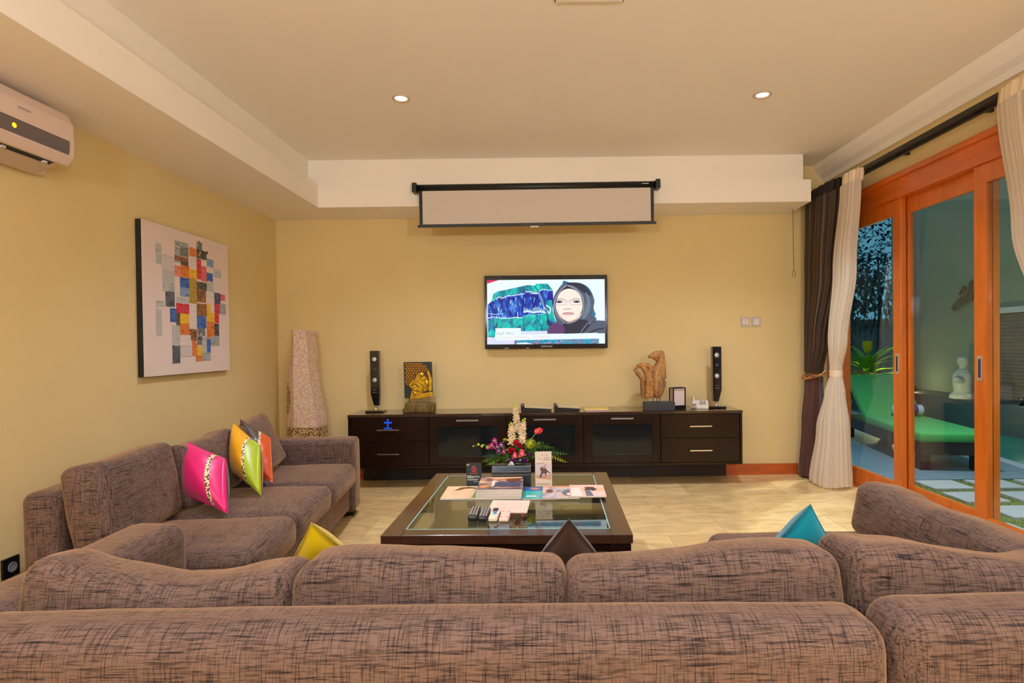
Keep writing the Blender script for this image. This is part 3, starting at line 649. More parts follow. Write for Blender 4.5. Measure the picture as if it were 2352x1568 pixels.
P(SE, smo([(1262, 640), (1310, 480), (1440, 320), (1520, 292), (1650, 345), (1785, 500), (1795, 740), (1700, 900), (1560, 970), (1450, 955), (1330, 850), (1280, 730)]))
P(DS, smo([(1285, 640), (1330, 490), (1440, 350), (1520, 325), (1630, 365), (1765, 520), (1778, 730), (1685, 880), (1550, 950), (1450, 935), (1345, 835), (1300, 730)]))
P(SK, smo([(1300, 640), (1350, 470), (1450, 375), (1580, 362), (1700, 430), (1765, 560), (1768, 720), (1690, 860), (1570, 938), (1480, 930), (1370, 850), (1315, 740)]))
P(tc_i('skin_shade'), smo([(1330, 760), (1400, 830), (1480, 900), (1570, 915), (1680, 850), (1740, 760), (1720, 860), (1570, 936), (1480, 928), (1370, 848)]))
P(DS, [(1400, 400), (1500, 300), (1560, 335), (1460, 350)])
for ex in (1360, 1668):
    E_(FE, ex, 588, 64, 22); E_(DS, ex + 5, 588, 30, 17)
L_(FE, [(1320, 545), (1400, 530), (1460, 555)], 9); L_(FE, [(1590, 552), (1650, 528), (1730, 545)], 9)
for cx in (1385, 1660):
    L_(SE, [(cx - 110, 560), (cx + 95, 558), (cx + 90, 640), (cx - 90, 645), (cx - 110, 560)], 6)
L_(SE, [(1480, 570), (1520, 590), (1560, 570)], 6)
L_(SE, [(1430, 722), (1500, 716), (1570, 714)], 12); E_(LP, 1520, 800, 110, 28); L_(FE, [(1420, 797), (1530, 782), (1620, 800)], 9)
P(LI, [(78, 1210), (225, 1225), (560, 1260), (560, 1332), (78, 1332)]); P(TK, [(560, 1262), (2060, 1240), (2060, 1332), (560, 1332)])
P(W_, [(228, 1045), (678, 1045), (678, 1100), (1145, 1100), (1145, 1160), (2040, 1140), (2045, 1245), (240, 1262)])
P(LI, [(678, 1100), (1145, 1100), (1145, 1158), (678, 1160)])
P(W_, [(600, 1310), (760, 1300), (900, 1332), (600, 1332)]); 
rr = random.Random(4)
def glyphs(mi, x, x1, y, h, w):       # blurred, unreadable caption strokes
    while x < x1:
        L_(mi, [(x, y), (x + rr.uniform(-4, 8), y - h)], w); 
        if rr.random() < .6: L_(mi, [(x, y - h * rr.choice((0, .5, 1))), (x + h * .5, y - h * rr.choice((0, .5, 1)))], w)
        x += h * .62 if rr.random() < .88 else h * 1.2
glyphs(GT, 262, 560, 1160, 44, 7); glyphs(RT, 290, 520, 1232, 40, 6); glyphs(RT, 590, 830, 1225, 40, 7); glyphs(RT, 905, 1190, 1220, 34, 6)
scr = pm.build('screen', tvm, tv)
scr.data.transform(world_of(tv).inverted() @ TVM @ world_of(tv))
text_mesh('brand_lettering', 'SAMSUNG', .024, mat('tv_lettering', (214, 218, 224), .4), TVM @ Matrix.Translation((.068, 5.5445, 1.277)) @ FRONT, tv)
MB().box(-.13, -.105, 5.5435, 5.546, 1.26, 1.264, M=TVM).build('front_mark', SILVER, tv); MB().box(-.34, -.30, 5.5435, 5.546, 1.26, 1.264, M=TVM).build('front_mark', SILVER, tv)

ps = thing('projection_screen', 'pull down projection screen with black casing, partly unrolled above the television', 'projection screen', (-.01, 5.04, 2.34))
RM = Matrix.Translation((0, 0, 2.68)) @ Matrix.Rotation(-.0035, 4, 'Y') @ Matrix.Translation((0, 0, -2.68))
MB().lathe([(.033, -1.055), (.033, 1.035)], 20, M=RM @ T((-.002, 5.06, 2.68), (0, PI / 2, 0))).build('casing', BLACKM, ps)
for x in (-1.08, 1.045):
    MB().box(x - .018, x + .022, 5.015, 5.113, 2.642, 2.722, M=RM).build('end_cap', BLACKM, ps, bevel=.006)
MB().box(-1.04, 1.012, 5.044, 5.047, 2.355, 2.655, M=RM).build('screen_border', BLACKM, ps)
MB().box(-1.012, .984, 5.0425, 5.0438, 2.362, 2.655, M=RM).build('screen_sheet', mat('projection_cloth', (208, 198, 188), .8), ps)
MB().box(-1.057, 1.03, 5.036, 5.052, 2.335, 2.357, M=RM).build('weight_bar', BLACKM, ps)
MB().box(-.07, .0, 5.04, 5.046, 2.322, 2.335, M=RM).build('pull_tab', WHITEP, ps)
MB().box(.905, .917, 5.0255, 5.0275, 2.682, 2.687, M=RM).box(.922, .965, 5.0255, 5.0275, 2.682, 2.688, M=RM).build('casing_mark', mat('casing_lettering', (220, 224, 226), .5), ps)

cd = thing('pull_cord', 'thin looped pull cord hanging from the soffit beside the drape', 'cord', (2.39, 5.4, 1.9))
MB().tube([(2.385, 5.4, 2.535), (2.387, 5.4, 2.2), (2.39, 5.4, 1.965)], .0025, 6).build('cord', mat('cord_grey', (110, 96, 66), .7), cd)
MB().tube([(2.39 + .014 * math.sin(a) * (1 - .4 * math.cos(a)), 5.4, 1.932 + .034 * math.cos(a)) for a in [2 * PI * i / 20 for i in range(21)]], .0025, 6).build('loop', mat('cord_grey', (110, 96, 66), .7), cd)
for i, (x, lab) in enumerate(((2.007, 'square rocker light switch on the back wall, the one nearer the television'), (2.113, 'square single light switch on the back wall, the one nearer the drape'))):
    s_ = thing('light_switch', lab, 'switch', (x, YB, 1.44), group='switches on the back wall')
    MB().box(x - .045, x + .045, YB - .010, YB, 1.445, 1.538).build('switch_plate', mat('switch_plate_grey', (196, 184, 172), .4), s_, bevel=.003)
    if i == 0:
        for dx in (-.016, .016): MB().box(x + dx - .013, x + dx + .013, YB - .015, YB - .010, 1.462, 1.52).build('rocker', WHITEP, s_, bevel=.002)
    else: MB().box(x - .028, x + .028, YB - .015, YB - .010, 1.462, 1.52).build('rocker', WHITEP, s_, bevel=.002)
sk = thing('power_outlet', 'dark framed power socket low on the left wall at the picture edge', 'socket', (XL, 2.755, .25))
MB().box(XL, XL + .012, 2.70, 2.79, .215, .31).build('socket_plate', BLACK, sk, bevel=.003)
MB().lathe([(.024, 0), (.024, .004), (.02, .004), (.018, .001), (.001, .001)], 20, M=T((XL + .012, 2.748, .262), (0, PI / 2, 0))).build('socket_face', mat('socket_grey', (120, 124, 132), .4), sk)
# ============================================================ painting
pt = thing('painting', 'abstract canvas of coloured squares on white, hung on the left wall', 'painting', (XL, 4.16, 1.12))
MB().box(XL + .002, -2.521, 3.655, 4.665, 1.122, 2.128).build('canvas_edge', mat('painted_black_edge', (18, 22, 20), .6), pt)
MB().box(-2.521, -2.5195, 3.655, 4.665, 1.122, 2.128).build('canvas', mat('canvas_white', (226, 208, 200), .7), pt)
ART = '3.787,3.848,1.862,1.999,g1;3.846,3.983,1.834,1.938,g0;3.987,4.143,2.014,2.052,g2;3.985,4.044,1.900,2.006,g2;4.045,4.142,1.954,2.019,g3;3.984,4.140,1.912,1.949,bo;4.051,4.139,1.889,1.922,dk;4.151,4.237,1.970,2.031,or;4.148,4.235,1.875,1.970,wh;4.244,4.312,2.005,2.090,g3;4.242,4.369,1.964,2.032,dk;4.239,4.296,1.811,1.959,rd;4.295,4.364,1.801,1.916,pk;4.367,4.459,1.921,1.980,lb;4.363,4.445,1.809,1.874,bl;4.456,4.563,1.850,1.916,g1;3.981,4.049,1.804,1.879,sa;4.049,4.146,1.803,1.890,or;4.145,4.238,1.808,1.875,ye;4.143,4.235,1.725,1.808,yo;3.881,3.937,1.667,1.802,g3;3.850,3.979,1.689,1.834,g1;3.877,3.975,1.586,1.690,sl;4.038,4.143,1.732,1.802,bl;3.977,4.036,1.665,1.740,wh;4.035,4.141,1.667,1.732,lb;4.235,4.361,1.735,1.792,dk;4.361,4.453,1.734,1.804,g1;4.232,4.348,1.643,1.735,bo;4.140,4.232,1.625,1.725,yo;4.358,4.450,1.640,1.734,wh;4.460,4.545,1.647,1.731,db;4.546,4.612,1.677,1.725,pk;3.991,4.139,1.616,1.659,g1;3.989,4.137,1.546,1.616,rd;4.137,4.223,1.547,1.625,wh;4.229,4.355,1.541,1.632,bo;4.355,4.406,1.569,1.639,ye;4.406,4.457,1.571,1.642,wh;4.457,4.532,1.569,1.647,rd;4.455,4.518,1.497,1.569,rd;4.532,4.620,1.567,1.652,g2;3.922,3.988,1.483,1.577,bl;3.784,3.861,1.579,1.620,g1;3.780,3.833,1.386,1.568,g1;3.986,4.029,1.432,1.549,dk;4.029,4.135,1.477,1.547,ye;4.134,4.226,1.458,1.547,wh;4.226,4.342,1.450,1.541,bl;4.353,4.455,1.500,1.570,ye;4.350,4.452,1.377,1.500,or;4.451,4.515,1.360,1.491,dk;4.027,4.132,1.396,1.477,or;4.131,4.223,1.358,1.441,bo;4.232,4.328,1.325,1.450,g3;3.942,4.025,1.320,1.463,g1;3.938,4.021,1.198,1.320,sl;4.024,4.147,1.320,1.396,wh;4.164,4.229,1.247,1.358,or;4.219,4.285,1.246,1.314,ye;4.286,4.345,1.210,1.394,g1;4.346,4.396,1.267,1.371,bl;4.397,4.512,1.319,1.396,g2;4.207,4.283,1.206,1.246,or;4.284,4.393,1.210,1.267,g2;4.030,4.154,1.244,1.314,g0'
AC_ = dict(g0=(208, 198, 194), g1=(178, 180, 178), g2=(150, 158, 158), g3=(98, 106, 110), wh=(228, 214, 206), dk=(62, 60, 54), sl=(66, 78, 86), bl=(28, 84, 170), lb=(116, 150, 190), db=(40, 56, 100), rd=(206, 24, 52), pk=(220, 92, 92), sa=(220, 124, 96), or_=(218, 108, 24), ye=(232, 180, 20), yo=(170, 136, 30), bo=(136, 76, 32))
def paint(k, c):
    m, nt, p = base_mat('paint_' + k); t = nt.nodes.new('ShaderNodeTexCoord'); mp = nt.nodes.new('ShaderNodeMapping'); mp.inputs['Scale'].default_value = (1, 10, 34)
    n = nt.nodes.new('ShaderNodeTexNoise'); n.inputs['Scale'].default_value = 1.6; n.inputs['Detail'].default_value = 7; n.inputs['Roughness'].default_value = .7
    r = nt.nodes.new('ShaderNodeValToRGB'); e = r.color_ramp.elements; e[0].position = .42; e[0].color = lin(c); e[1].position = .78; e[1].color = lin(tuple(v * .6 + 225 * .4 for v in c) if k not in ('wh', 'g0') else (196, 190, 186))
    d = e.new(.36); d.color = lin(tuple(v * .75 for v in c))
    nt.links.new(t.outputs['Object'], mp.inputs[0]); nt.links.new(mp.outputs[0], n.inputs['Vector']); nt.links.new(n.outputs[0], r.inputs[0]); nt.links.new(r.outputs[0], p.inputs['Base Color']); p.inputs['Roughness'].default_value = .5; return m
pk_ = list(AC_); pmats = [paint(k.strip('_'), AC_[k]) for k in pk_]
pa = MB(); ra = random.Random(2)
for i, l in enumerate(ART.split(';')):
    a, b, z0, z1, k = l.split(','); a, b, z0, z1 = map(float, (a, b, z0, z1)); x = -2.5193 + .00004 * i; mi = pk_.index(k if k != 'or' else 'or_')
    n = 10; top = [(x, a + (b - a) * t / n, z1 + ra.uniform(-.0025, .0025)) for t in range(n + 1)]; bot = [(x, a + (b - a) * t / n, z0 + ra.uniform(-.0025, .0025)) for t in range(n, -1, -1)]
    pa.add(bot[::-1] + top[::-1], [tuple(range(2 * n + 2))], False, None, mi)
for i in range(46):     # fine scribbled strokes in the middle of the picture
    y, z = ra.gauss(4.27, .05), ra.choice((ra.uniform(1.98, 2.09), ra.uniform(1.60, 1.80), ra.uniform(1.33, 1.42)))
    w, h = ra.uniform(.004, .02), ra.uniform(.004, .03); x = -2.5162
    pa.add([(x, y, z), (x, y + w, z + .004), (x, y + w + .004, z + h), (x, y + .002, z + h)], [(0, 1, 2, 3)], False, None, pk_.index(ra.choice(('dk', 'wh', 'ye', 'sl'))))
pa.build('painted_squares', pmats, pt)

# ============================================================ air conditioner
ac = thing('air_conditioner', 'white split air conditioner high on the left wall at the picture edge', 'air conditioner', (XL, 2.4, 2.2))
Y0, Y1 = 1.98, 2.94
MB().prism([(XL, 2.515), (XL + .12, 2.512), (XL + .175, 2.49), (XL + .20, 2.44), (XL + .205, 2.345), (XL + .20, 2.275), (XL + .17, 2.235), (XL + .155, 2.232), (XL + .15, 2.25), (XL + .06, 2.225), (XL + .05, 2.19), (XL, 2.19)], 'y', Y0, Y1).build('housing', mat('air_conditioner_plastic', (222, 200, 186), .35), ac, bevel=.004)
MB().prism([(XL + .2052, 2.35), (XL + .2075, 2.345), (XL + .2065, 2.30), (XL + .2015, 2.28)], 'y', Y0 + .03, Y1 - .035).build('front_strip', mat('air_conditioner_strip', (104, 96, 96), .3), ac)
MB().prism([(XL + .145, 2.247), (XL + .15, 2.236), (XL + .06, 2.205), (XL + .055, 2.215)], 'y', Y0 + .05, Y1 - .06).build('air_outlet', BLACK, ac)
MB().prism([(XL + .125, 2.226), (XL + .13, 2.218), (XL + .05, 2.178), (XL + .045, 2.186)], 'y', Y0 + .06, Y1 - .07).build('louver', mat('air_conditioner_louver', (196, 176, 150), .4), ac)
for y in (2.62, 2.84): MB().box(XL + .118, XL + .14, y - .01, y + .01, 2.222, 2.242).build('louver_clip', WHITEP, ac)
MB().lathe([(.012, 0), (.009, .003), (.001, .004)], 14, M=T((XL + .2065, 2.60, 2.315), (0, PI / 2, 0))).build('indicator_light', emat('amber_led', (255, 150, 20), 3.0), ac)
MB().box(XL + .2035, XL + .205, 2.625, 2.69, 2.404, 2.413).build('maker_mark', mat('grey_lettering', (172, 160, 156), .5), ac)

# ============================================================ corner floor lamp
fl = thing('floor_lamp', 'tall wavy shell floor lamp with brown mosaic base standing in the corner', 'lamp', (-2.15, 5.33, 0))
def shell_mat():
    m, nt, p = base_mat('capiz_shell'); t = nt.nodes.new('ShaderNodeTexCoord'); v = nt.nodes.new('ShaderNodeTexVoronoi'); v.inputs['Scale'].default_value = 42
    r = nt.nodes.new('ShaderNodeValToRGB'); r.color_ramp.elements[0].color = lin((236, 210, 192)); r.color_ramp.elements[1].color = lin((196, 166, 142)); r.color_ramp.elements[1].position = .8
    nt.links.new(t.outputs['Object'], v.inputs['Vector']); nt.links.new(v.outputs['Distance'], r.inputs[0]); nt.links.new(r.outputs[0], p.inputs['Base Color']); p.inputs['Roughness'].default_value = .35; return m
MOSAIC = ribbon_mat('brown_mosaic', (70, 42, 22), (196, 162, 112), 62)
prof = [(0, .20, 1), (.25, .205, 1), (.50, .0, 0), (.75, .0, 0), (1.0, .0, 0), (1.25, 0, 0), (1.46, 0, 0)]
def lampx(z):    # left and right edge of the front face
    P_ = [(0, -2.29, -2.03), (.35, -2.285, -2.03), (.62, -2.268, -2.055), (.9, -2.268, -2.105), (1.06, -2.272, -2.125), (1.2, -2.262, -2.128), (1.34, -2.258, -2.137), (1.46, -2.262, -2.155)]
    for a, b in zip(P_[:-1], P_[1:]):
        if z <= b[0]:
            t = (z - a[0]) / (b[0] - a[0]); return a[1] + (b[1] - a[1]) * t, a[2] + (b[2] - a[2]) * t
    return P_[-1][1:]
def lampbox(z0, z1, n, m, name, par):
    rings = []
    for i in range(n + 1):
        z = z0 + (z1 - z0) * i / n; a, b = lampx(z); s = .05 * math.sin(PI * min(1, z / 1.0) * 1.2)
        la = a - .085 + .05 * max(0, (z - .9) / .56); rings.append([(a, 5.27, z), (b, 5.27 + .0, z), (b + .02, 5.45, z), (la + .03, 5.45, z), (la, 5.335, z)])
    return MB().ring(rings, True, True, False).build(name, m, par)
lampbox(.0, .56, 6, MOSAIC, 'mosaic_base', fl); sh_ = lampbox(.5605, 1.455, 20, shell_mat(), 'shell_shade', fl)
lf = MB(); n = 14; front = []; back = []
for i in range(n + 1):
    t = i / n; z = .66 + .33 * t; w = .05 * math.sin(PI * t); a, b = lampx(z); xl = a - .085 + .05 * max(0, (z - .9) / .56); s0 = w * 11
    front.append((xl - .004, 5.335 - .006, z)); back.append((xl + (a - xl) * s0 - .004, 5.335 + (5.27 - 5.335) * s0 - .006, z))
lf.add(front + back, [(i, i + 1, n + 2 + i, n + 1 + i) for i in range(n)]); lf.build('mosaic_leaf', MOSAIC, sh_)

# ============================================================ things on the media cabinet
ZT = .681
def speaker(xc, tip, lab):
    s = thing('tower_speaker', lab, 'speaker', (xc, 5.42, ZT), group='slim black tower speakers on the cabinet')
    b = MB().prism([(-.105, 0), (.075, 0), (.105, .10), (-.075, .10)] if tip < 0 else [(-.085, 0), (.085, 0), (.085, .12), (-.085, .12)], 'z', 0, .014, M=T((0, -.06, 0)))
    b.build('foot_plate', BLKGLOSS, s, local=True, bevel=.002)
    MB().lathe([(.014, .014), (.010, .02), (.010, .05), (.016, .062)], 16).build('neck', CHROME, s, local=True)
    t = tip * .012
    MB().prism([(-.022 + t, .06), (.026 + t, .06), (.043, .17), (.042, .575), (-.042, .575), (-.040, .17)], 'y', -.03, .03, M=T((0, 0, 0))).build('cabinet', BLKGLOSS, s, local=True, bevel=.003)
    for z in (.495, .30):
        MB().lathe([(.020, 0), (.020, .003), (.014, .002), (.001, .006)], 20, M=T((0, -.0305, z), (PI / 2, 0, 0))).build('driver_cone', SILVER if z > .0 else BLACK, s, local=True)
        MB().lathe([(.031, 0), (.031, .0015), (.021, .0018)], 24, M=T((0, -.0302, z - .004), (PI / 2, 0, 0))).build('driver_ring', mat('driver_surround', (44, 52, 58), .25), s, local=True)
    MB().lathe([(.016, 0), (.016, .0015), (.001, .003)], 16, M=T((0, -.0305, .40), (PI / 2, 0, 0))).build('tweeter', mat('tweeter_grey', (60, 66, 74), .3), s, local=True)
    MB().box(-.022, .022, -.0312, -.0302, .185, .187).box(-.016, .016, -.0312, -.0302, .208, .2095).build('maker_mark', SILVER, s, local=True)
speaker(-1.555, 1, 'slim black tower speaker at the left end of the media cabinet')
speaker(1.66, -1, 'slim black tower speaker at the right end of the media cabinet')

# --- carved head panel
bd = thing('carved_panel', 'gilded carving of a sleeping head on a black board, standing on a wood block', 'sculpture', (-1.12, 5.30, ZT))
GOLDP = mat('gold_leaf', (202, 160, 30), .32, metal=.45, vary=.3, vscale=30)
GOLDD = mat('carved_shadow_brown', (84, 54, 12), .5)
def bp(x, y):   # board pixel grid, 1752 px wide crop of the photograph, to board metres
    return -1.268 + (x - 905) / 600 * .264, 1.148 - (y - 380) / 760 * .334
MB().prism([bp(905, 380), bp(1495, 378), bp(1510, 1100), bp(1030, 1160), bp(985, 1140), bp(915, 1140)], 'y', 5.335, 5.355).build('board', mat('black_board', (30, 40, 40), .5), bd)
def bpoly(pts, th, y=5.335): return [(bp(*p)) for p in pts], y - th, y
r_ = MB()
def relief(pts, th, mb, mi=0):
    q, a, b = bpoly(pts, th); mb.prism(q, 'y', a, b, mi=mi)
relief([(930, 400), (1260, 400), (1370, 450), (1450, 560), (1500, 700), (1505, 960), (1470, 1010), (1400, 1000), (1330, 1030), (1220, 1010), (1090, 970), (1030, 900), (935, 850)], .006, r_, 1)
relief([(1030, 1160), (1075, 980), (1200, 1000), (1340, 1035), (1505, 1010), (1512, 1100), (1280, 1140)], .007, r_)
relief([(1250, 600), (1320, 640), (1400, 720), (1420, 900), (1395, 985), (1330, 1015), (1240, 1000), (1100, 970), (1060, 930), (1020, 860), (1060, 800), (1150, 740), (1190, 640)], .012, r_)
relief([(1400, 570), (1440, 580), (1500, 740), (1500, 980), (1460, 1005), (1425, 960), (1450, 800), (1430, 680)], .014, r_)
fc = MB()
def fball(x, y, rx, ry, th, a=0):
    X_, Z_ = bp(x, y); fc.ball((0, 0, 0), (rx / 600 * .264, th, ry / 600 * .264), 14, 8, M=T((X_, 5.322, Z_), (0, a, 0)))
fball(1310, 740, 70, 40, .008, -.7); fball(1120, 905, 62, 34, .008, -.5)
fball(1275, 820, 26, 95, .012, -.9); fball(1345, 905, 24, 60, .010, .5); fball(1375, 930, 18, 62, .009, .5); fball(1390, 820, 55, 60, .007)
fball(1165, 775, 22, 22, .006); fball(1280, 640, 60, 40, .006); fball(1350, 980, 50, 25, .009, -.3); fball(1140, 1040, 45, 34, .006)
fc.build('carved_face', GOLDP, bd)
bl_ = MB()
for (pts, w) in [([(1230, 760), (1250, 700), (1330, 670), (1390, 690)], .0022), ([(1060, 880), (1110, 840), (1170, 850), (1230, 920)], .0026), ([(1240, 790), (1290, 800), (1310, 850)], .002), ([(1300, 900), (1330, 870), (1350, 890)], .002), ([(1290, 990), (1330, 940), (1370, 890)], .002), ([(1410, 600), (1430, 760), (1420, 960)], .0025), ([(1060, 970), (1200, 985), (1330, 1030), (1400, 1000)], .0025)]:
    bl_.tube([(bp(*q)[0], 5.317, bp(*q)[1]) for q in pts], w, 6)
bl_.build('carved_lines', GOLDD, bd)
cu_ = MB()
for j in range(11):
    for i in range(11):
        x = 955 + i * 54 + (27 if j % 2 else 0); y = 425 + j * 47
        in_head = (x - 940) + (y - 400) * 1.15 < 760 - 90 or (y < 640 and ((x - 1180) / 290) ** 2 + ((y - 660) / 260) ** 2 < 1 and (x - 940) * .6 + (y - 400) < 480)
        if ((x - 1180) / 290) ** 2 + ((y - 720) / 320) ** 2 > 1.0 and x > 1180: continue
        face = (x > 1180 and y > 600) or (x > 1010 and y > 840) or ((x - 1010) / 200 + (y - 840) / -240) > 1 and y > 620 and x > 1130
        if face or y > 870 or not in_head: continue
        X_, Z_ = bp(x, y); cu_.ball((X_, 5.327, Z_), (.0105, .009, .0105), 10, 6)
        cu_.ball((X_, 5.3185, Z_), (.004, .003, .004), 6, 4)
cu_.build('hair_curls', mat('gold_leaf_curls', (188, 134, 36), .35, metal=.4), bd)
r_.build('relief_ground', [GOLDP, GOLDD], bd)
BP_ = mat('brass_pin', (150, 120, 60), .4, metal=.6)
MB().tube([(-1.22, 5.345, .78), (-1.22, 5.345, .84)], .004).build('pin', BP_, bd); MB().tube([(-1.04, 5.345, .76), (-1.04, 5.345, .85)], .004).build('pin', BP_, bd)
wb = MB(); wb.soft((.27, .12, .095), .02, .006, .016, 9, M=T((-1.108, 5.31, ZT + .049))); wb.soft((.06, .10, .05), .015, .0, .008, 3, M=T((-1.235, 5.30, ZT + .026)))
wb.build('wood_block', mat('mossy_wood', (104, 84, 34), .7, vary=.45, vscale=9, vstretch=(5, 1, 1), bump=.5, bscale=20), bd)

# --- driftwood sculpture
dw = thing('driftwood_sculpture', 'carved driftwood head with upswept branches on a black block, right of the television', 'sculpture', (1.09, 5.29, ZT))
def dp(x, z_, y=0): return Vector((.944 + (x - 370) / 635 * .262 + 0.0, 5.29 + y, .755 + (1210 - z_) / 1090 * .478 * .985 + .003))
d_ = MB()
def lump(pts, seg=16):   # (x px, y px, depth, rx, rdepth)
    rings = []; P3 = [dp(a, b, c) for a, b, c, _, _ in pts]
    for k, p in enumerate(P3):
        d = (P3[min(k + 1, len(P3) - 1)] - P3[max(k - 1, 0)]).normalized(); u = d.cross(Vector((0, 1, 0))).normalized(); rx, rd = pts[k][3] / 635 * .262, pts[k][4]
        rings.append([p + u * (rx * math.cos(2 * PI * i / seg)) + Vector((0, 1, 0)) * (rd * math.sin(2 * PI * i / seg)) for i in range(seg)])
    d_.ring(rings)
lump([(690, 1130, 0, 60, .03), (690, 1060, -.012, 110, .05), (700, 960, -.015, 140, .058), (700, 800, 0, 160, .058), (690, 650, .005, 160, .05), (730, 520, .01, 130, .045), (770, 400, .01, 100, .04), (790, 300, .01, 78, .035), (800, 200, .01, 62, .03), (800, 130, .01, 40, .02)])
lump([(830, 700, 0, 60, .035), (845, 600, 0, 45, .03), (840, 450, 0, 40, .028), (830, 300, 0, 34, .025), (815, 180, 0, 26, .02)])
lump([(800, 230, 0, 80, .03), (720, 220, 0, 95, .036), (640, 225, 0, 85, .036), (560, 240, 0, 50, .028), (500, 262, 0, 20, .015)])
lump([(700, 330, 0, 36, .026), (650, 290, 0, 34, .026), (560, 262, 0, 22, .018)])
lump([(800, 950, .0, 50, .04), (830, 880, 0, 45, .035), (840, 780, 0, 40, .035)])
lump([(470, 1130, 0, 50, .03), (465, 1000, 0, 55, .035), (470, 850, 0, 50, .034), (475, 700, 0, 52, .034), (440, 570, 0, 58, .034), (380, 480, 0, 56, .034), (330, 450, 0, 40, .03)])
lump([(370, 1120, .01, 42, .03), (365, 950, .01, 46, .03), (360, 800, .01, 44, .03), (350, 720, .01, 44, .03), (290, 640, .01, 46, .03), (230, 570, .01, 40, .026), (175, 520, .01, 20, .018)])
lump([(200, 500, 0, 30, .02), (280, 450, 0, 46, .032), (360, 425, 0, 50, .034), (450, 430, 0, 50, .034), (530, 460, 0, 52, .034), (590, 510, 0, 45, .03), (620, 600, 0, 60, .03)])
lump([(560, 1130, 0, 40, .03), (550, 950, 0, 40, .03), (530, 800, 0, 45, .03), (520, 620, 0, 42, .03), (540, 500, 0, 45, .03)])
DWM = mat('driftwood', (164, 116, 62), .6, vary=.55, vscale=5, vstretch=(5, 2, 1.2), bump=.6, bscale=14)
do_ = d_.build('driftwood_body', DWM, dw)
rm = do_.modifiers.new('remesh', 'REMESH'); rm.mode = 'VOXEL'; rm.voxel_size = .0042; rm.use_smooth_shade = True
sm_ = do_.modifiers.new('smooth', 'SMOOTH'); sm_.iterations = 4; sm_.factor = .5
tx = bpy.data.textures.new('driftwood_grooves', 'CLOUDS'); tx.noise_scale = .022
dm = do_.modifiers.new('grooves', 'DISPLACE'); dm.texture = tx; dm.strength = .014; dm.texture_coords = 'LOCAL'
f_ = MB()   # carved face low on the right trunk
def fb(x, y, rx, rz, ry, yy=-.062, a=0): p = dp(x, y, yy); f_.ball((0, 0, 0), (rx, ry, rz), 12, 8, M=T(p, (0, a, 0)))
fb(690, 1010, .034, .050, .022, -.048); fb(690, 1000, .0055, .022, .012, -.068); fb(690, 1056, .013, .0035, .006, -.067); fb(690, 1072, .010, .0035, .006, -.067)
fb(650, 985, .011, .004, .005, -.064, -.15); fb(735, 985, .011, .004, .005, -.064, .15); fb(690, 1100, .012, .008, .01, -.058)
f_.build('carved_face', DWM, dw)
for x in (595, 685, 745): p = dp(x, 1150); MB().tube([(p.x, 5.29, .752), (p.x, 5.29, .80)], .0035).build('steel_pin', BLACKM, dw)
MB().box(.950, 1.222, 5.215, 5.345, ZT, .757).build('block_base', mat('charcoal_block', (44, 46, 54), .45), dw, bevel=.003)

# --- frame box, telephone, trays, book
fb_ = thing('display_box', 'small open black framed box holding white sheets, beside the driftwood sculpture', 'box', (1.29, 5.41, ZT))
Mx = T((1.29, 5.41, ZT), (0, 0, .30)); q = MB(); w, d, h, t = .062, .035, .195, .008
for sx_ in (-1, 1):
    for sy_ in (-1, 1): q.box(sx_ * w - t / 2, sx_ * w + t / 2, sy_ * d - t / 2, sy_ * d + t / 2, 0, h, M=Mx)
for z in (0, h - t):
    for s_ in (-1, 1): q.box(-w, w, s_ * d - t / 2, s_ * d + t / 2, z, z + t, M=Mx).box(s_ * w - t / 2, s_ * w + t / 2, -d, d, z, z + t, M=Mx)
q.box(-w, w, -d, d, t, .028, M=Mx); q.build('black_frame', BLACK, fb_)
MB().box(-w + .006, w - .006, -d + .012, d - .006, .028, h - t - .004, M=Mx).build('paper_sheets', mat('paper_block', (226, 206, 200), .6), fb_)
ph = thing('telephone', 'white desk telephone with handset and coiled cord between box and right speaker', 'telephone', (1.48, 5.40, ZT))
Mx = T((1.50, 5.40, ZT), (0, 0, -.25))
MB().prism([(-.085, 0), (.085, 0), (.085, .055), (.06, .068), (-.085, .022)], 'x', -.075, .075, M=Mx).build('phone_body', mat('phone_white', (226, 214, 200), .35), ph, bevel=.004)
kp = MB()
for i in range(4):
    for j in range(3): kp.box(-.005 + j * .020, .010 + j * .020, -.045 + i * .026, -.030 + i * .026, .035 + i * .0073, .043 + i * .0073, M=Mx)
kp.build('keypad', mat('phone_keys', (130, 120, 116), .5), ph)
hs = MB(); hs.tube([(-.055, -.09, .045), (-.055, -.06, .062), (-.055, 0, .078), (-.055, .06, .09), (-.055, .085, .08)], [.018, .014, .011, .014, .018], 12, M=Mx); hs.build('handset', mat('phone_white', (226, 214, 200), .35), ph)
co = MB(); co.tube([(1.40 + .012 * math.cos(t * 1.6) + t * .0009, 5.345 - .02 * math.sin(t * .05), ZT + .014 + .010 * math.sin(t * 1.6)) for t in range(0, 110)], .0035, 6); co.build('coiled_cord', mat('cord_cream', (176, 160, 140), .5), ph)
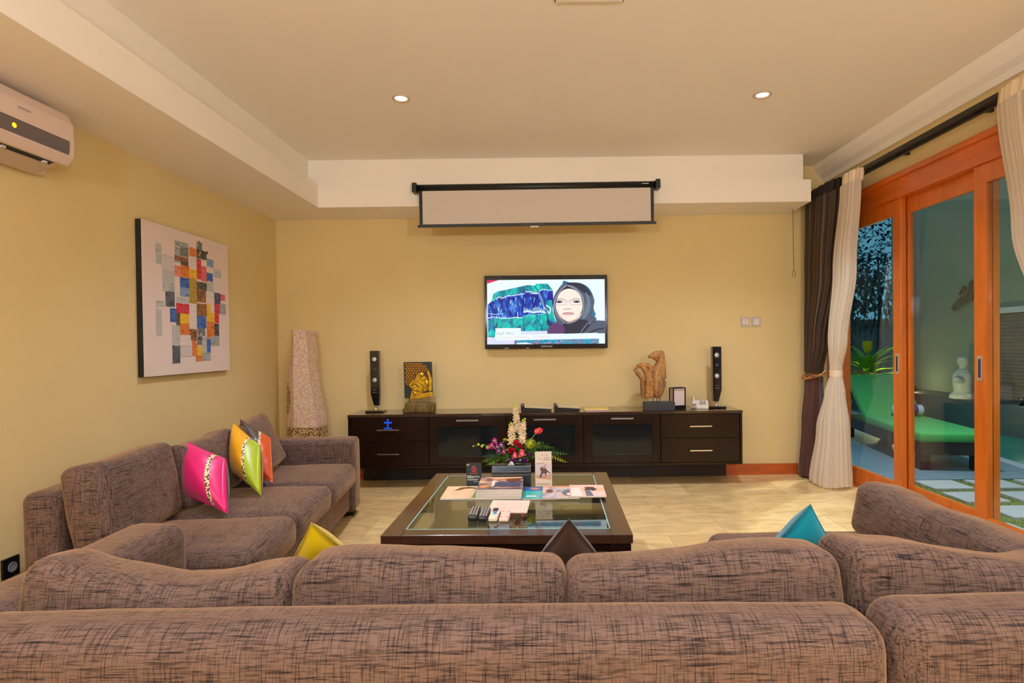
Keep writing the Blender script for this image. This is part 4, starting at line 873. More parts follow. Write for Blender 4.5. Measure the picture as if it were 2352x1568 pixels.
for i, (x0, x1, lab) in enumerate(((-.18, .10, 'low black cable box with a clear raised cover, the one nearer the flowers'), (.125, .36, 'low black cable box with a clear raised cover, the one next to the yellow book'))):
    s_ = thing('set_top_tray', lab, 'tray', ((x0 + x1) / 2, 5.32, ZT), group='low black boxes under the television')
    MB().prism([(x0, ZT), (x1, ZT + .006), (x1, ZT + .022 - .008 * (1 - i)), (x0 + .03, ZT + .036), (x0, ZT + .036)], 'y', 5.26, 5.40).build('tray_body', BLACK, s_, bevel=.002)
    MB().prism([(x0 + .035, ZT + .037), (x1, ZT + .023), (x1, ZT + .034), (x0 + .035, ZT + .05)], 'y', 5.262, 5.40).build('clear_cover', mat('pale_cover', (206, 190, 150), .25), s_)
    MB().lathe([(.001, -.07), (.017, -.07), (.017, .07), (.001, .07)], 16, M=T((x0 + .012, 5.33, ZT + .052), (PI / 2, 0, 0))).build('roller', mat('roller_grey', (92, 84, 80), .3, metal=.5), s_)
yb = thing('book', 'thin yellow covered book lying on the cabinet left of the driftwood', 'book', (.51, 5.34, ZT))
Mx = T((.515, 5.34, ZT), (0, 0, -.06))
MB().box(-.105, .112, -.062, .06, .001, .014, M=Mx).build('pages', mat('book_pages', (230, 200, 180), .7), yb); MB().box(-.11, .112, -.06, .062, .014, .017, M=Mx).build('cover', mat('book_yellow', (220, 196, 60), .5), yb)

# ============================================================ coffee table
TABLE_FIRST = len(C.objects)
ct = thing('coffee_table', 'low square dark wood coffee table with a clear glass inset', 'table', (-.16, 3.44, 0), -.022)
W2, D2, ZTB = .612, .672, .38
fr_ = MB(); gx, gy = .512, .585
fr_.box(-W2, -gx, -D2, D2, .335, ZTB).box(gx, W2, -D2, D2, .335, ZTB).box(-gx, gx, -D2, -gy, .335, ZTB).box(-gx, gx, gy, D2, .335, ZTB)
fr_.build('tabletop_frame', WENGET, ct, local=True, bevel=.003)
gt = glass_mat('tabletop_glass', (.66, .72, .66), 1.52, 0, 3.0)
MB().box(-gx + .001, gx - .001, -gy + .001, gy - .001, .374, .3802).build('glass_top', gt, ct, local=True)
ge = MB()
for a in ((-gx, -gx + .006, -gy, gy), (gx - .006, gx, -gy, gy), (-gx, gx, -gy, -gy + .005), (-gx, gx, gy - .005, gy)): ge.box(*a, .3795, .3812)
ge.build('glass_edge', mat('pale_green_glass_edge', (150, 196, 190), .15), ct, local=True)
MB().box(-W2 + .04, W2 - .04, -D2 + .04, D2 - .04, .10, .125).build('lower_shelf', mat('shelf_veneer', (150, 118, 84), .22, coat=.3), ct, local=True)
ap = MB(); ap.box(-W2 + .05, W2 - .05, -D2 + .02, -D2 + .035, .29, .335).box(-W2 + .05, W2 - .05, D2 - .035, D2 - .02, .29, .335).box(-W2 + .02, -W2 + .035, -D2 + .03, D2 - .03, .29, .335).box(W2 - .035, W2 - .02, -D2 + .03, D2 - .03, .29, .335); ap.build('apron', WENGE, ct, local=True)
for sx_ in (-1, 1):
    for sy_ in (-1, 1): MB().box(sx_ * (W2 - .06) - .052, sx_ * (W2 - .06) + .052, sy_ * (D2 - .06) - .052, sy_ * (D2 - .06) + .052, -.1004, .335).build('leg', WENGE, ct, local=True, bevel=.003)

ZI = .3815
def magm(name, cols, scale, stretch=(1, 1, 1), pos=None):
    m, nt, p = base_mat(name); t = nt.nodes.new('ShaderNodeTexCoord'); mp = nt.nodes.new('ShaderNodeMapping'); mp.inputs['Scale'].default_value = stretch
    n = nt.nodes.new('ShaderNodeTexNoise'); n.inputs['Scale'].default_value = scale; n.inputs['Detail'].default_value = 4; n.inputs['Distortion'].default_value = .6
    r = nt.nodes.new('ShaderNodeValToRGB'); e = r.color_ramp.elements
    while len(e) < len(cols): e.new(.5)
    for i, c in enumerate(cols): e[i].position = (pos[i] if pos else .32 + .36 * i / (len(cols) - 1)); e[i].color = lin(c)
    nt.links.new(t.outputs['Object'], mp.inputs[0]); nt.links.new(mp.outputs[0], n.inputs['Vector']); nt.links.new(n.outputs[0], r.inputs[0]); nt.links.new(r.outputs[0], p.inputs['Base Color']); p.inputs['Roughness'].default_value = .25; return m
PAGES = mat('magazine_pages', (206, 202, 196), .7)
def mag(lab, x0, x1, y0, y1, z0, z1, cover, rz=0, group='magazines on the coffee table', pics=()):
    c = ((x0 + x1) / 2, (y0 + y1) / 2); t = thing('magazine', lab, 'magazine', (c[0], c[1], z0), rz, group=group); w, d = (x1 - x0) / 2, (y1 - y0) / 2
    MB().box(-w + .001, w - .001, -d + .001, d - .001, 0, z1 - z0 - .0008).build('pages', PAGES, t, local=True)
    MB().box(-w, w, -d, d, z1 - z0 - .0008, z1 - z0).build('cover', cover, t, local=True)
    mats_ = []; pb = MB()
    for i, (m, pts) in enumerate(pics):
        if m not in mats_: mats_.append(m)
        pb.add([(a * w, b * d, z1 - z0 + .0004 + .0002 * i) for a, b in pts], [tuple(range(len(pts)))], False, None, mats_.index(m))
    if pics: pb.build('cover_picture', mats_, t, local=True)
    return t
def ell(cx, cy, rx, ry, n=18): return [(cx + rx * math.cos(2 * PI * i / n), cy + ry * math.sin(2 * PI * i / n)) for i in range(n)]
HAIR = mat('print_brown', (120, 66, 34), .4); PRGREEN = mat('print_green', (110, 160, 60), .4); PRORANGE = mat('print_orange', (236, 146, 84), .4); PRWHITE = mat('print_white', (236, 226, 214), .4); PRGREY = mat('print_grey', (110, 112, 128), .4); PRDARK = mat('print_dark', (60, 50, 60), .4)
PRSKIN = mat('print_skin', (240, 196, 156), .4)
mag('magazine with a reclining woman on its pale yellow cover, left end of the row', -.605, -.385, 3.405, 3.70, ZI, ZI + .008, magm('cover_pale_yellow', [(226, 216, 150), (240, 208, 170), (236, 190, 150)], 4), 0, pics=[(PRSKIN, ell(.0, .1, .6, .5)), (HAIR, [(-.5, .2), (-.2, .75), (.3, .85), (.7, .7), (.75, .4), (.5, .6), (.1, .55), (-.2, .3)]), (PRGREEN, [(.7, -.9), (.95, -.9), (.98, .6), (.75, .2)])])
zz = ZI
for i in range(4):
    last = i == 3
    mag(('thick glossy magazine with a harbour picture on top of the central stack', 'thick white edged book in the central stack, just under the top one', 'thick white edged book in the central stack, second from the bottom', 'thick white edged book at the bottom of the central stack')[3 - i], -.395 + .002 * i, -.12 + .001 * i, 3.40, 3.715, zz, zz + .0145, magm('cover_harbour', [(70, 62, 84), (120, 96, 110), (206, 150, 120), (240, 206, 170)], 7, (1, 1.5, 1)) if last else PAPER, 0, 'stack of thick books on the coffee table',
        pics=[(PRORANGE, ell(-.72, -.55, .2, .2)), (mat('print_dusk_blue', (74, 78, 104), .4), [(-.3, -.6), (.9, -.7), (.95, -.1), (.3, .1), (-.2, .0)]), (PRWHITE, ell(-.33, .0, .07, .6)), (PRORANGE, ell(-.3, .5, .14, .16)), (PRWHITE, ell(-.3, .2, .18, .1)), (HAIR, ell(.55, .45, .35, .25)), (mat('print_peach', (240, 190, 140), .4), [(-.9, .95), (.95, .95), (.95, .75), (-.2, .6)])] if last else ())
    zz += .0155
mag('turquoise covered magazine beside the central stack', -.115, .09, 3.385, 3.655, ZI, ZI + .007, magm('cover_turquoise', [(20, 160, 160), (60, 190, 180), (70, 120, 180)], 4), 0, pics=[(mat('print_blue', (60, 100, 170), .4), [(-1, .35), (1, .35), (1, 1), (-1, 1)]), (PRWHITE, [(-.8, -.7), (-.2, -.7), (-.2, -.5), (-.8, -.5)]), (PRORANGE, ell(-.3, .7, .3, .12))])
mag('magazine with grey artwork and an orange border, second from the right end', .005, .225, 3.365, 3.65, ZI + .0075, ZI + .0145, magm('cover_grey_art', [(70, 66, 84), (200, 190, 196), (240, 180, 140)], 9), -.02, pics=[(PRORANGE, [(-1, .8), (1, .8), (1, 1), (-1, 1)]), (PRGREY, ell(.45, -.2, .38, .5)), (PRWHITE, ell(.5, -.4, .18, .2)), (HAIR, ell(-.6, .1, .2, .3))])
mag('peach coloured magazine at the right end of the row', .172, .385, 3.362, 3.64, ZI + .015, ZI + .0215, magm('cover_peach', [(246, 180, 130), (244, 200, 180), (236, 210, 214)], 3, (1, 3, 1)), -.03, pics=[(PRDARK, [(-.2, .1), (.0, .5), (.4, .5), (.6, .2), (.3, -.1), (.2, .1)]), (PRGREY, [(-.1, -.9), (.3, -.9), (.15, .1), (-.15, .1)]), (HAIR, ell(.15, .5, .3, .14)), (PRWHITE, [(-.95, -.95), (-.3, -.95), (-.4, .5), (-.9, .5)])])
pp = thing('printed_sheet', 'pale pink printed card lying in front of the book stack', 'paper', (-.185, 3.24, ZI), -.06)
MB().box(-.11, .11, -.115, .125, 0, .004).build('card', mat('pale_pink_card', (240, 208, 192), .5), pp, local=True)
pl_ = MB()
for i in range(9): pl_.box(-.075, -.01, .07 - i * .016, .072 - i * .016, .004, .0043).box(.005, .07, .07 - i * .016, .072 - i * .016, .004, .0043)
pl_.box(-.02, .02, .09, .094, .004, .0043); pl_.build('printed_lines', mat('faint_print', (206, 170, 156), .6), pp, local=True)
def remote(lab, x0, x1, y0, y1, h, body, keys, lcd=None, rz=0, n=(3, 8)):
    t = thing('remote_control', lab, 'remote control', ((x0 + x1) / 2, (y0 + y1) / 2, ZI), rz, group='remote controls on the coffee table'); w, d = (x1 - x0) / 2, (y1 - y0) / 2
    MB().soft((2 * w, 2 * d, h), h * .35, 0, 0, 1, 5, M=T((0, 0, h / 2))).build('body', body, t, local=True)
    k = MB()
    if keys:
        for i in range(n[0]):
            for j in range(n[1]):
                kx = -w * .62 + 1.24 * w * i / (n[0] - 1); ky = -d * .62 + 1.4 * d * j / (n[1] - 1); k.box(kx - .0045, kx + .0045, ky - .005, ky + .005, h - .0005, h + .0015)
        k.build('buttons', keys, t, local=True)
    if lcd: MB().box(-w * .6, w * .6, d * .15, d * .8, h - .0002, h + .0008).build('display', mat('lcd_dark', (30, 44, 84), .2), t, local=True); MB().box(-w * .3, w * .5, -d * .35, d * .05, h - .0002, h + .0012).build('blue_buttons', mat('blue_keys', (60, 150, 210), .4), t, local=True)
BK = mat('remote_keys', (176, 170, 168), .5)
remote('black remote control with pale keys, leftmost of the remotes', -.387, -.338, 2.975, 3.18, .028, BLACK, BK)
remote('black remote control lying between the other black one and the white ones', -.331, -.284, 2.968, 3.165, .024, BLACK, BK, rz=-.03)
remote('white remote control with a blue display', -.277, -.229, 2.972, 3.165, .022, mat('remote_white', (236, 220, 196), .4), None, True, rz=-.04)
remote('small cream remote control with pink keys, rightmost of the remotes', -.222, -.172, 2.965, 3.11, .018, mat('remote_cream', (240, 206, 190), .4), mat('pink_keys', (214, 110, 110), .5), rz=-.04, n=(2, 2))
lt = thing('leaflet', 'black upright leaflet with a red logo standing left of the tissue box', 'leaflet', (-.44, 3.745, ZI))
LM = T((-.442, 3.742, ZI), (-.10, 0, 0)); MB().box(-.049, .049, 0, .003, 0, .148, M=LM).build('card', mat('leaflet_black', (34, 52, 58), .3), lt)
lg = MB(); lg.ring([[(r * math.cos(2 * PI * i / 20), -.0006 - .0004, .105 + r * 1.05 * math.sin(2 * PI * i / 20)) for i in range(20)] for r in (.017, .0135)], True, False, False, M=LM)
lg.prism([(-.009, .094), (-.004, .094), (.0, .104), (.004, .094), (.009, .094), (.0, .117)], 'y', -.0012, -.0004, M=LM); lg.box(-.026, .026, -.001, -.0003, .078, .082, M=LM); lg.prism([(-.01, .12), (.01, .12), (0, .131)], 'y', -.0011, -.0004, M=LM)
lg.build('red_logo', mat('logo_red', (206, 46, 60), .4), lt)
ll = MB()
for z, a, b in ((.064, -.044, -.018), (.059, -.044, .036), (.054, -.044, .038), (.050, -.044, .0), (.040, -.044, .03), (.035, -.044, .024), (.024, .0, .038)): ll.box(a, b, -.0009, -.0003, z, z + .0028, M=LM)
ll.build('white_print', mat('leaflet_print', (190, 198, 200), .5), lt); MB().box(-.049, -.03, -.0009, -.0003, .132, .138, M=LM).build('sticker', PAPER, lt); MB().box(-.045, .045, .003, .045, 0, .003, M=T((-.442, 3.742, ZI))).build('foot_fold', mat('leaflet_black', (34, 52, 58), .3), lt)

tb_ = thing('tissue_box', 'dark leather tissue box with pale stitching and a tissue showing', 'tissue box', (-.19, 3.77, ZI))
LEA = mat('dark_leather', (30, 42, 50), .35, bump=.15, bscale=120)
bx0, bx1, by0, by1 = -.322, -.070, 3.712, 3.845
MB().prism([(by0, ZI), (by1, ZI), (by1, ZI + .098), (by1 - .02, ZI + .122), (by0 + .03, ZI + .122), (by0, ZI + .098)], 'x', bx0, bx1).build('box_body', LEA, tb_, bevel=.003)
st = MB(); ST = mat('pale_stitching', (176, 170, 160), .6)
for z in (.094, .073): st.box(bx0, bx1, by0 - .0015, by0, ZI + z, ZI + z + .0018)
st.tube([(bx0 + .002, by0, ZI + .098), (bx0 + .002, by0 + .03, ZI + .1225), (bx1 - .002, by0 + .03, ZI + .1225), (bx1 - .002, by0, ZI + .098)], .0014, 5); st.tube([(bx0 + .002, by0 + .03, ZI + .123), (bx0 + .002, by1 - .02, ZI + .123), (bx1 - .002, by1 - .02, ZI + .123), (bx1 - .002, by0 + .03, ZI + .123)], .0014, 5); st.build('stitching', ST, tb_)
MB().lathe([(.055, 0), (.055, .0012), (.001, .0013)], 24, M=T((-.196, 3.78, ZI + .122), (0, 0, 0), (1, .45, 1))).build('slot', BLACK, tb_)
tsm = MB()
for i in range(3):
    a = i * 1.1; tsm.add([(-.222 + .008 * i, 3.775 + .006 * i, ZI + .12), (-.176 - .003 * i, 3.782 - .005 * i, ZI + .12), (-.186, 3.785, ZI + .143), (-.196, 3.775, ZI + .151 - .003 * i), (-.207, 3.77, ZI + .146)], [(0, 1, 2, 3, 4)])
tsm.build('tissue', PAPER, tb_)
br_ = thing('brochure', 'tall white brochure with a horse rider picture standing right of the tissue box', 'brochure', (.012, 3.71, ZI))
BM = T((.014, 3.70, ZI), (-.13, 0, .03)); MB().box(-.054, .054, 0, .006, 0, .222, M=BM).build('card', mat('brochure_white', (222, 208, 194), .45), br_)
def bz(x, y): return ((x - 480) / 690 * .108, .222 - (y - 100) / 1440 * .222)
def bflat(pts, k=1): return [bz(*p) for p in pts]
pc = MB(); pc.prism(bflat([(150, 600), (810, 600), (800, 1270), (160, 1200)]), 'y', -.0005, -.0001, M=BM); pc.build('beach_picture', mat('print_sky_grey', (206, 196, 206), .4), br_)
pg = MB(); pg.prism(bflat([(160, 1060), (800, 1060), (795, 1275), (165, 1200)]), 'y', -.0008, -.0004, M=BM); pg.build('picture_sand', mat('print_sand', (196, 160, 140), .4), br_)
hz = MB(); HM = mat('print_horse', (92, 66, 66), .4)
for pts in ([(330, 890), (345, 760), (400, 735), (470, 790), (570, 790), (620, 870), (700, 930), (770, 1010), (780, 1060), (690, 970), (630, 960), (590, 1010), (590, 1110), (550, 1110), (540, 1010), (430, 1010), (420, 1060), (380, 1160), (300, 1180), (330, 1090), (370, 960), (370, 860)],): hz.prism(bflat(pts), 'y', -.0012, -.0008, M=BM)
hz.box(-.018, .018, -.0012, -.0008, bz(0, 1165)[1], bz(0, 1150)[1], M=BM); hz.build('picture_horse', HM, br_)
rd = MB(); rd.prism(bflat([(440, 700), (540, 690), (580, 760), (540, 800), (430, 760)]), 'y', -.0015, -.0012, M=BM); rd.prism(bflat([(535, 600), (580, 600), (575, 690), (540, 690)]), 'y', -.0016, -.0012, M=BM); rd.build('picture_rider', mat('print_rider', (196, 130, 120), .4), br_)
tx_ = MB()
for (x0, x1, y) in ((400, 470, 240), (560, 650, 240), (280, 360, 400), (520, 720, 360), (450, 800, 440), (200, 700, 1440), (200, 500, 590)): a = bz(x0, y); b = bz(x1, y); tx_.box(a[0], b[0], -.0008, -.0002, a[1] - .0018, a[1] + .0018, M=BM)
tx_.build('printed_lines', mat('brochure_print', (140, 120, 104), .5), br_); MB().box(-.054, .054, .02, .05, 0, .003, M=T((.014, 3.70, ZI))).build('foot_fold', PAPER, br_)

# ============================================================ flower arrangement
fa = thing('flower_arrangement', 'mixed flower arrangement with white spikes and a red anthurium, on the coffee table', 'flowers', (-.165, 3.90, ZI))
MB().lathe([(.001, 0), (.05, 0), (.055, .01), (.075, .11), (.078, .135), (.07, .135), (.066, .12), (.001, .115)], 28, (-.165, 3.905, ZI)).build('vase', mat('dark_blue_vase', (22, 34, 52), .15, coat=.5), fa)
rf = random.Random(11)
def petal(mb, c, d, L, w, cup=.3, tw=0, mi=None):
    """a curved petal growing from c along d"""
    d = Vector(d).normalized(); s_ = d.cross(Vector((0, 0, 1)));  s_ = s_.normalized() if s_.length > 1e-3 else Vector((1, 0, 0)); n_ = s_.cross(d); n = 5; vs = []
    s_ = s_ * math.cos(tw) + n_ * math.sin(tw); n_ = s_.cross(d)
    for i in range(n + 1):
        t = i / n; ww = w * math.sin(PI * min(.97, t * .85 + .1)) ; p = Vector(c) + d * (L * t) + n_ * (cup * L * t * t)
        vs += [p - s_ * ww + n_ * ww * .3, p, p + s_ * ww + n_ * ww * .3]
    mb.add(vs, [q for i in range(n) for q in ((3 * i, 3 * i + 1, 3 * i + 4, 3 * i + 3), (3 * i + 1, 3 * i + 2, 3 * i + 5, 3 * i + 4))], True, None, mi)
def fmat(n, c, v=.12): return mat(n, c, .55, vary=v, vscale=22, sub=.05)
FW, FG, FLG, FDG, FR, FPK, FPU, FMG, FYG = fmat('petal_white', (244, 228, 198)), fmat('leaf_green', (84, 136, 34), .25), fmat('bud_lime', (186, 196, 54)), fmat('leaf_dark', (44, 100, 50), .25), fmat('petal_red', (196, 8, 54)), fmat('petal_pink', (240, 112, 134)), fmat('petal_purple', (124, 46, 140), .25), fmat('petal_magenta', (198, 20, 124), .2), fmat('hydrangea_green', (160, 176, 30), .25)
base = Vector((-.165, 3.90, ZI + .13))
def FP(px, py, y=3.87):      # crop pixel to a point of the bouquet plane
    X_ = (1060 + px / 6.82 - 1240.2) / 1320 * y; return Vector((X_, y, 1.3 - ((900 + py / 6.82) - 790 - .0125 * (1060 + px / 6.82 - 1240)) / 1320 * y))
def spike(p0, p1, n, r0, y=3.88):
    a, b = FP(*p0, y), FP(*p1, y); st_ = MB(); st_.tube([base, a, (a + b) / 2 + Vector((.003, 0, 0)), b], [.004, .004, .003, .0015], 6); st_ = st_.build('flower_spike', FG, fa)
    fl_ = MB(); bu = MB()
    for i in range(n):
        t = i / n; p = a + (b - a) * t; an = i * 2.4; r = r0 * (1 - .45 * t)
        c = p + Vector((math.cos(an) * r * .7, -abs(math.sin(an)) * r * .6, 0))
        if t < .82:
            for k in range(5): aa = an + k * 1.257 + .3; petal(fl_, c, (math.cos(aa), -.6 - .3 * math.sin(aa * 2), math.sin(aa)), r * 1.1, r * .52, .25)
        else: bu.ball(c, (r * .45, r * .45, r * .7), 8, 6)
    fl_.build('white_blooms', FW, st_); bu.build('buds', FLG, st_)
spike((870, 620), (820, 150), 26, .023); spike((780, 800), (758, 460), 20, .025, 3.86); spike((925, 780), (965, 400), 22, .022, 3.84)
a = FP(1185, 610, 3.86); s0 = MB().tube([base, FP(1050, 800, 3.87), FP(1110, 690, 3.865), a], .0028, 6).build('anthurium', mat('anthurium_stem', (128, 150, 90), .5), fa)
an_ = MB(); cc = a + Vector((0, -.004, 0)); pts = []
for i in range(28):
    t = 2 * PI * i / 28; r = 1 - .0 * math.cos(t); x = .030 * math.cos(t) * (1.0 + .12 * math.cos(t)); z = .021 * math.sin(t); pts.append(cc + Vector((x * math.cos(.35) - z * math.sin(.35), -.006 * math.cos(2 * t), x * math.sin(.35) + z * math.cos(.35))))
an_.add([cc + Vector((0, .006, 0))] + pts, [(0, i + 1, (i + 1) % 28 + 1) for i in range(28)], True); an_.build('spathe', mat('anthurium_red', (226, 40, 56), .12, coat=.6), s0)
MB().tube([cc + Vector((-.016, -.008, -.014)), cc + Vector((0, -.016, .004)), cc + Vector((.012, -.02, .026))], [.0028, .0026, .0016], 8).build('spadix', mat('spadix_cream', (246, 176, 140), .5), s0)
def rose(p, r, m):
    mb = MB(); c = FP(*p, 3.80)
    for ly in range(4):
        for k in range(5):
            an = k * 1.257 + ly * .6; rr_ = r * (.35 + .22 * ly); petal(mb, c + Vector((0, .004 * ly, 0)), (math.cos(an), -1.6 + .42 * ly, math.sin(an)), rr_, rr_ * .62, .25)
    mb.ball(c + Vector((0, -.004, 0)), r * .45, 10, 8); mb.build('rose', m, fa)
rose((925, 965), .030, FPK); rose((815, 1000), .025, FPK)
hy = MB(); c0 = FP(1060, 820, 3.85)
for i in range(70):
    th, ph_ = rf.uniform(0, 2 * PI), math.acos(rf.uniform(-.6, 1)); d = Vector((math.sin(ph_) * math.cos(th), math.sin(ph_) * math.sin(th), math.cos(ph_))); c = c0 + d * .034
    for k in range(4): petal(hy, c, (d + Vector((math.cos(k * 1.57 + i), math.sin(k * 1.57 + i), .2 * math.sin(i + k)))).normalized(), .009, .0045, .1)
hy.ball(c0, .032, 12, 8); hy.build('green_hydrangea', FYG, fa)
ye_ = MB(); c0 = FP(665, 755, 3.87)
for i in range(26):
    th, ph_ = rf.uniform(0, 2 * PI), math.acos(rf.uniform(-.6, 1)); d = Vector((math.sin(ph_) * math.cos(th), math.sin(ph_) * math.sin(th), math.cos(ph_)))
    for k in range(3): petal(ye_, c0 + d * .012, (d + Vector((math.cos(k * 2 + i), math.sin(k * 2 + i), 0)) * .6).normalized(), .008, .004, .1)
ye_.build('yellow_bloom', mat('petal_yellow', (206, 190, 30), .5), fa)
def cluster(name, p, r, n, m, L, y=3.83, sq=1.0):
    L *= 1.3; n = int(n * 1.5)
    mb = MB(); c0 = FP(*p, y)
    for i in range(n):
        d = Vector((rf.gauss(0, 1), -abs(rf.gauss(0, 1)), rf.gauss(0, 1) * sq)).normalized(); c = c0 + Vector((rf.gauss(0, r * .5), rf.gauss(0, r * .3), rf.gauss(0, r * .5 * sq)))
        for k in range(4): petal(mb, c, (d + Vector((rf.uniform(-.8, .8), rf.uniform(-.3, .3), rf.uniform(-.8, .8)))).normalized(), L, L * .42, .3)
    mb.build(name, m, fa)
cluster('red_flower', (840, 800), .016, 9, FR, .017); cluster('red_flower', (770, 910), .014, 8, FR, .016); cluster('red_flower', (915, 860), .008, 4, FR, .014)
cluster('purple_filler', (770, 1060), .016, 14, FPU, .010, 3.80, .6); cluster('purple_filler', (960, 1060), .018, 16, FPU, .010, 3.80, .6); cluster('purple_filler', (1050, 975), .010, 9, FPU, .009, 3.81)
cluster('leafy_filler', (650, 930), .030, 16, FG, .018, 3.86); cluster('leafy_filler', (1090, 960), .028, 16, FG, .018, 3.87); cluster('leafy_filler', (870, 900), .05, 26, FG, .018, 3.90)
def orchid(p, r, y=3.82):
    r *= 1.35
    o = MB(); w = MB(); c = FP(*p, y)
    for k in range(5): an = PI / 2 + k * 1.257; petal(o, c, (math.cos(an), -.35, math.sin(an)), r, r * .48, .1)
    for k in range(3): an = PI / 2 + k * 2.09; petal(w, c + Vector((0, -.003, 0)), (math.cos(an), -.5, math.sin(an)), r * .55, r * .3, .1)
    o = o.build('orchid', FMG if rf.random() < .5 else FPU, fa); w.build('orchid_lip', mat('orchid_pale', (242, 206, 214), .5), o)
for p, r in (((500, 760), .021), ((455, 830), .020), ((540, 850), .019), ((600, 830), .021), ((560, 910), .018), ((640, 930), .016), ((425, 850), .016)): orchid(p, r)
sp = [FP(600, 900), FP(480, 830), FP(360, 815), FP(250, 810), FP(160, 825)]
bs = MB().tube([base] + sp, .0018, 6).build('orchid_bud_stem', FG, fa); bb = MB()
for p, r in (((385, 850), .012), ((300, 830), .0095), ((245, 800), .009), ((320, 810), .007), ((165, 825), .006)): bb.ball(FP(*p), (r, r * .8, r), 8, 6)
bb.build('buds', FLG, bs)
def fern(pts, n, L, m, y=3.87):
    L *= 1.55
    P3 = [FP(*p, y) if len(p) == 2 else FP(p[0], p[1], p[2]) for p in pts]; s_ = MB().tube([base] + P3, .0016, 5).build('fern_leaf', m, fa); lf_ = MB(); tot = len(P3) - 1
    for i in range(n):
        t = (i + .5) / n * tot; k = min(int(t), tot - 1); p = P3[k] + (P3[k + 1] - P3[k]) * (t - k); d = (P3[k + 1] - P3[k]).normalized(); sd = Vector((-d.z, 0, d.x))
        for sgn in (-1, 1): petal(lf_, p, (d * .6 + sd * sgn + Vector((0, -.15, 0))).normalized(), L * math.sin(PI * (.15 + .8 * (i + .5) / n)), L * .27, .15)
    petal(lf_, P3[-1], P3[-1] - P3[-2], L * .6, L * .18, .1); lf_.build('leaflets', m, s_)
fern([(560, 980), (450, 960), (345, 985)], 8, .020, FDG); fern([(600, 1000), (500, 1010), (400, 1030), (320, 1065)], 9, .017, FG); fern([(620, 1010), (500, 1050), (385, 1110)], 8, .020, FG)
fern([(1100, 870), (1180, 850), (1270, 840), (1380, 870)], 9, .022, FG); fern([(1140, 930), (1300, 930), (1430, 940), (1590, 980)], 10, .024, FG); fern([(1150, 980), (1380, 1000), (1500, 1050), (1620, 1110)], 9, .015, FYG)
fern([(640, 1000), (640, 1060), (660, 1100)], 5, .016, FG); fern([(1060, 990), (1120, 1000), (1150, 1040)], 5, .016, FG); fern([(1120, 900), (1170, 830), (1200, 790)], 6, .014, FYG)

# the table and what stands on it are scaled about the camera position, a little smaller and nearer than laid out above: the top is 0.446 m high
TS = .928
for o in list(C.objects)[TABLE_FIRST:]:
    if o.parent is None:
        o.location = (o.location.x * TS, o.location.y * TS, o.location.z * TS + .0932); o.scale = (TS, TS, TS)
# ============================================================ outside the sliding doors
ZG = -.05
DECK = mat('weathered_deck_boards', (110, 136, 150), .5, vary=.22, vscale=2.5, vstretch=(1, 18, 1))
structure(MB().box(2.99, 3.46, -2.6, 5.50, -.2, ZG - .012).box(4.95, 8.2, -2.6, 3.2, -.2, ZG - .012), 'terrace_slab', mat('terrace_concrete', (150, 156, 150), .8))
dk = MB()
y = 5.52
while y < 11.5: dk.box(2.99, 5.02 + (y - 5.9) * .19, y, y + .088, -.09, ZG); y += .095
structure(dk, 'terrace_deck', DECK)
LAWN = mat('lawn_soil', (86, 104, 44), .95, vary=.3, vscale=12)
structure(MB().box(3.0, 5.0, -2.6, 5.51, -.2, ZG - .01), 'lawn_bed', LAWN)
gr = MB(); rg = random.Random(5)
pav = []; pij = []
for j in range(-2, 9):
    for i in range(4):
        y1 = 5.45 - j * .43; x0 = 3.06 + i * .475 + (.0 if j % 2 == 0 else -.03)
        if x0 + .36 < 4.98 and y1 < 5.5 and x0 / y1 < 1.1: pav.append((x0, x0 + .36, y1 - .31, y1)); pij.append((j, i))
for _ in range(9000):
    x, y = rg.uniform(3.0, 4.98), rg.uniform(2.6, 5.5)
    if any(a - .01 < x < b + .01 and c - .01 < y < d + .01 for a, b, c, d in pav): continue
    h = rg.uniform(.015, .035); an = rg.uniform(0, PI); dx, dy = .0035 * math.cos(an), .0035 * math.sin(an); lx, ly = rg.uniform(-.012, .012), rg.uniform(-.012, .012)
    gr.add([(x - dx, y - dy, ZG - .01), (x + dx, y + dy, ZG - .01), (x + lx, y + ly, ZG + h - .01)], [(0, 1, 2)])
g_ = gr.build('grass', mat('grass_blades', (108, 130, 40), .7, vary=.35, vscale=9)); tag(g_, 'short green grass growing between the pale stepping stones outside', 'grass', kind='stuff')
PAV = mat('pale_paving_stone', (158, 164, 168), .8, vary=.06, vscale=4)
pv0 = None
NTH = ['first', 'second', 'third', 'fourth', 'fifth', 'sixth', 'seventh', 'eighth', 'ninth', 'tenth', 'eleventh', 'twelfth']
for (a, b, c, d), (j, i) in zip(pav, pij):
    if pv0 is None: o = MB().box(-.18, .18, -.155, .155, -.04, .012).build('stepping_stone', PAV, bevel=.006); pv0 = o
    else: o = pv0.copy(); C.objects.link(o)
    o.location = ((a + b) / 2, (c + d) / 2, ZG)
    tag(o, 'pale stepping stone outside, %s from the doors in the %s row below the deck' % (NTH[i], NTH[j + 2 - min(q[0] for q in pij) - 2]), 'paving stone', 'stepping stones in the lawn')
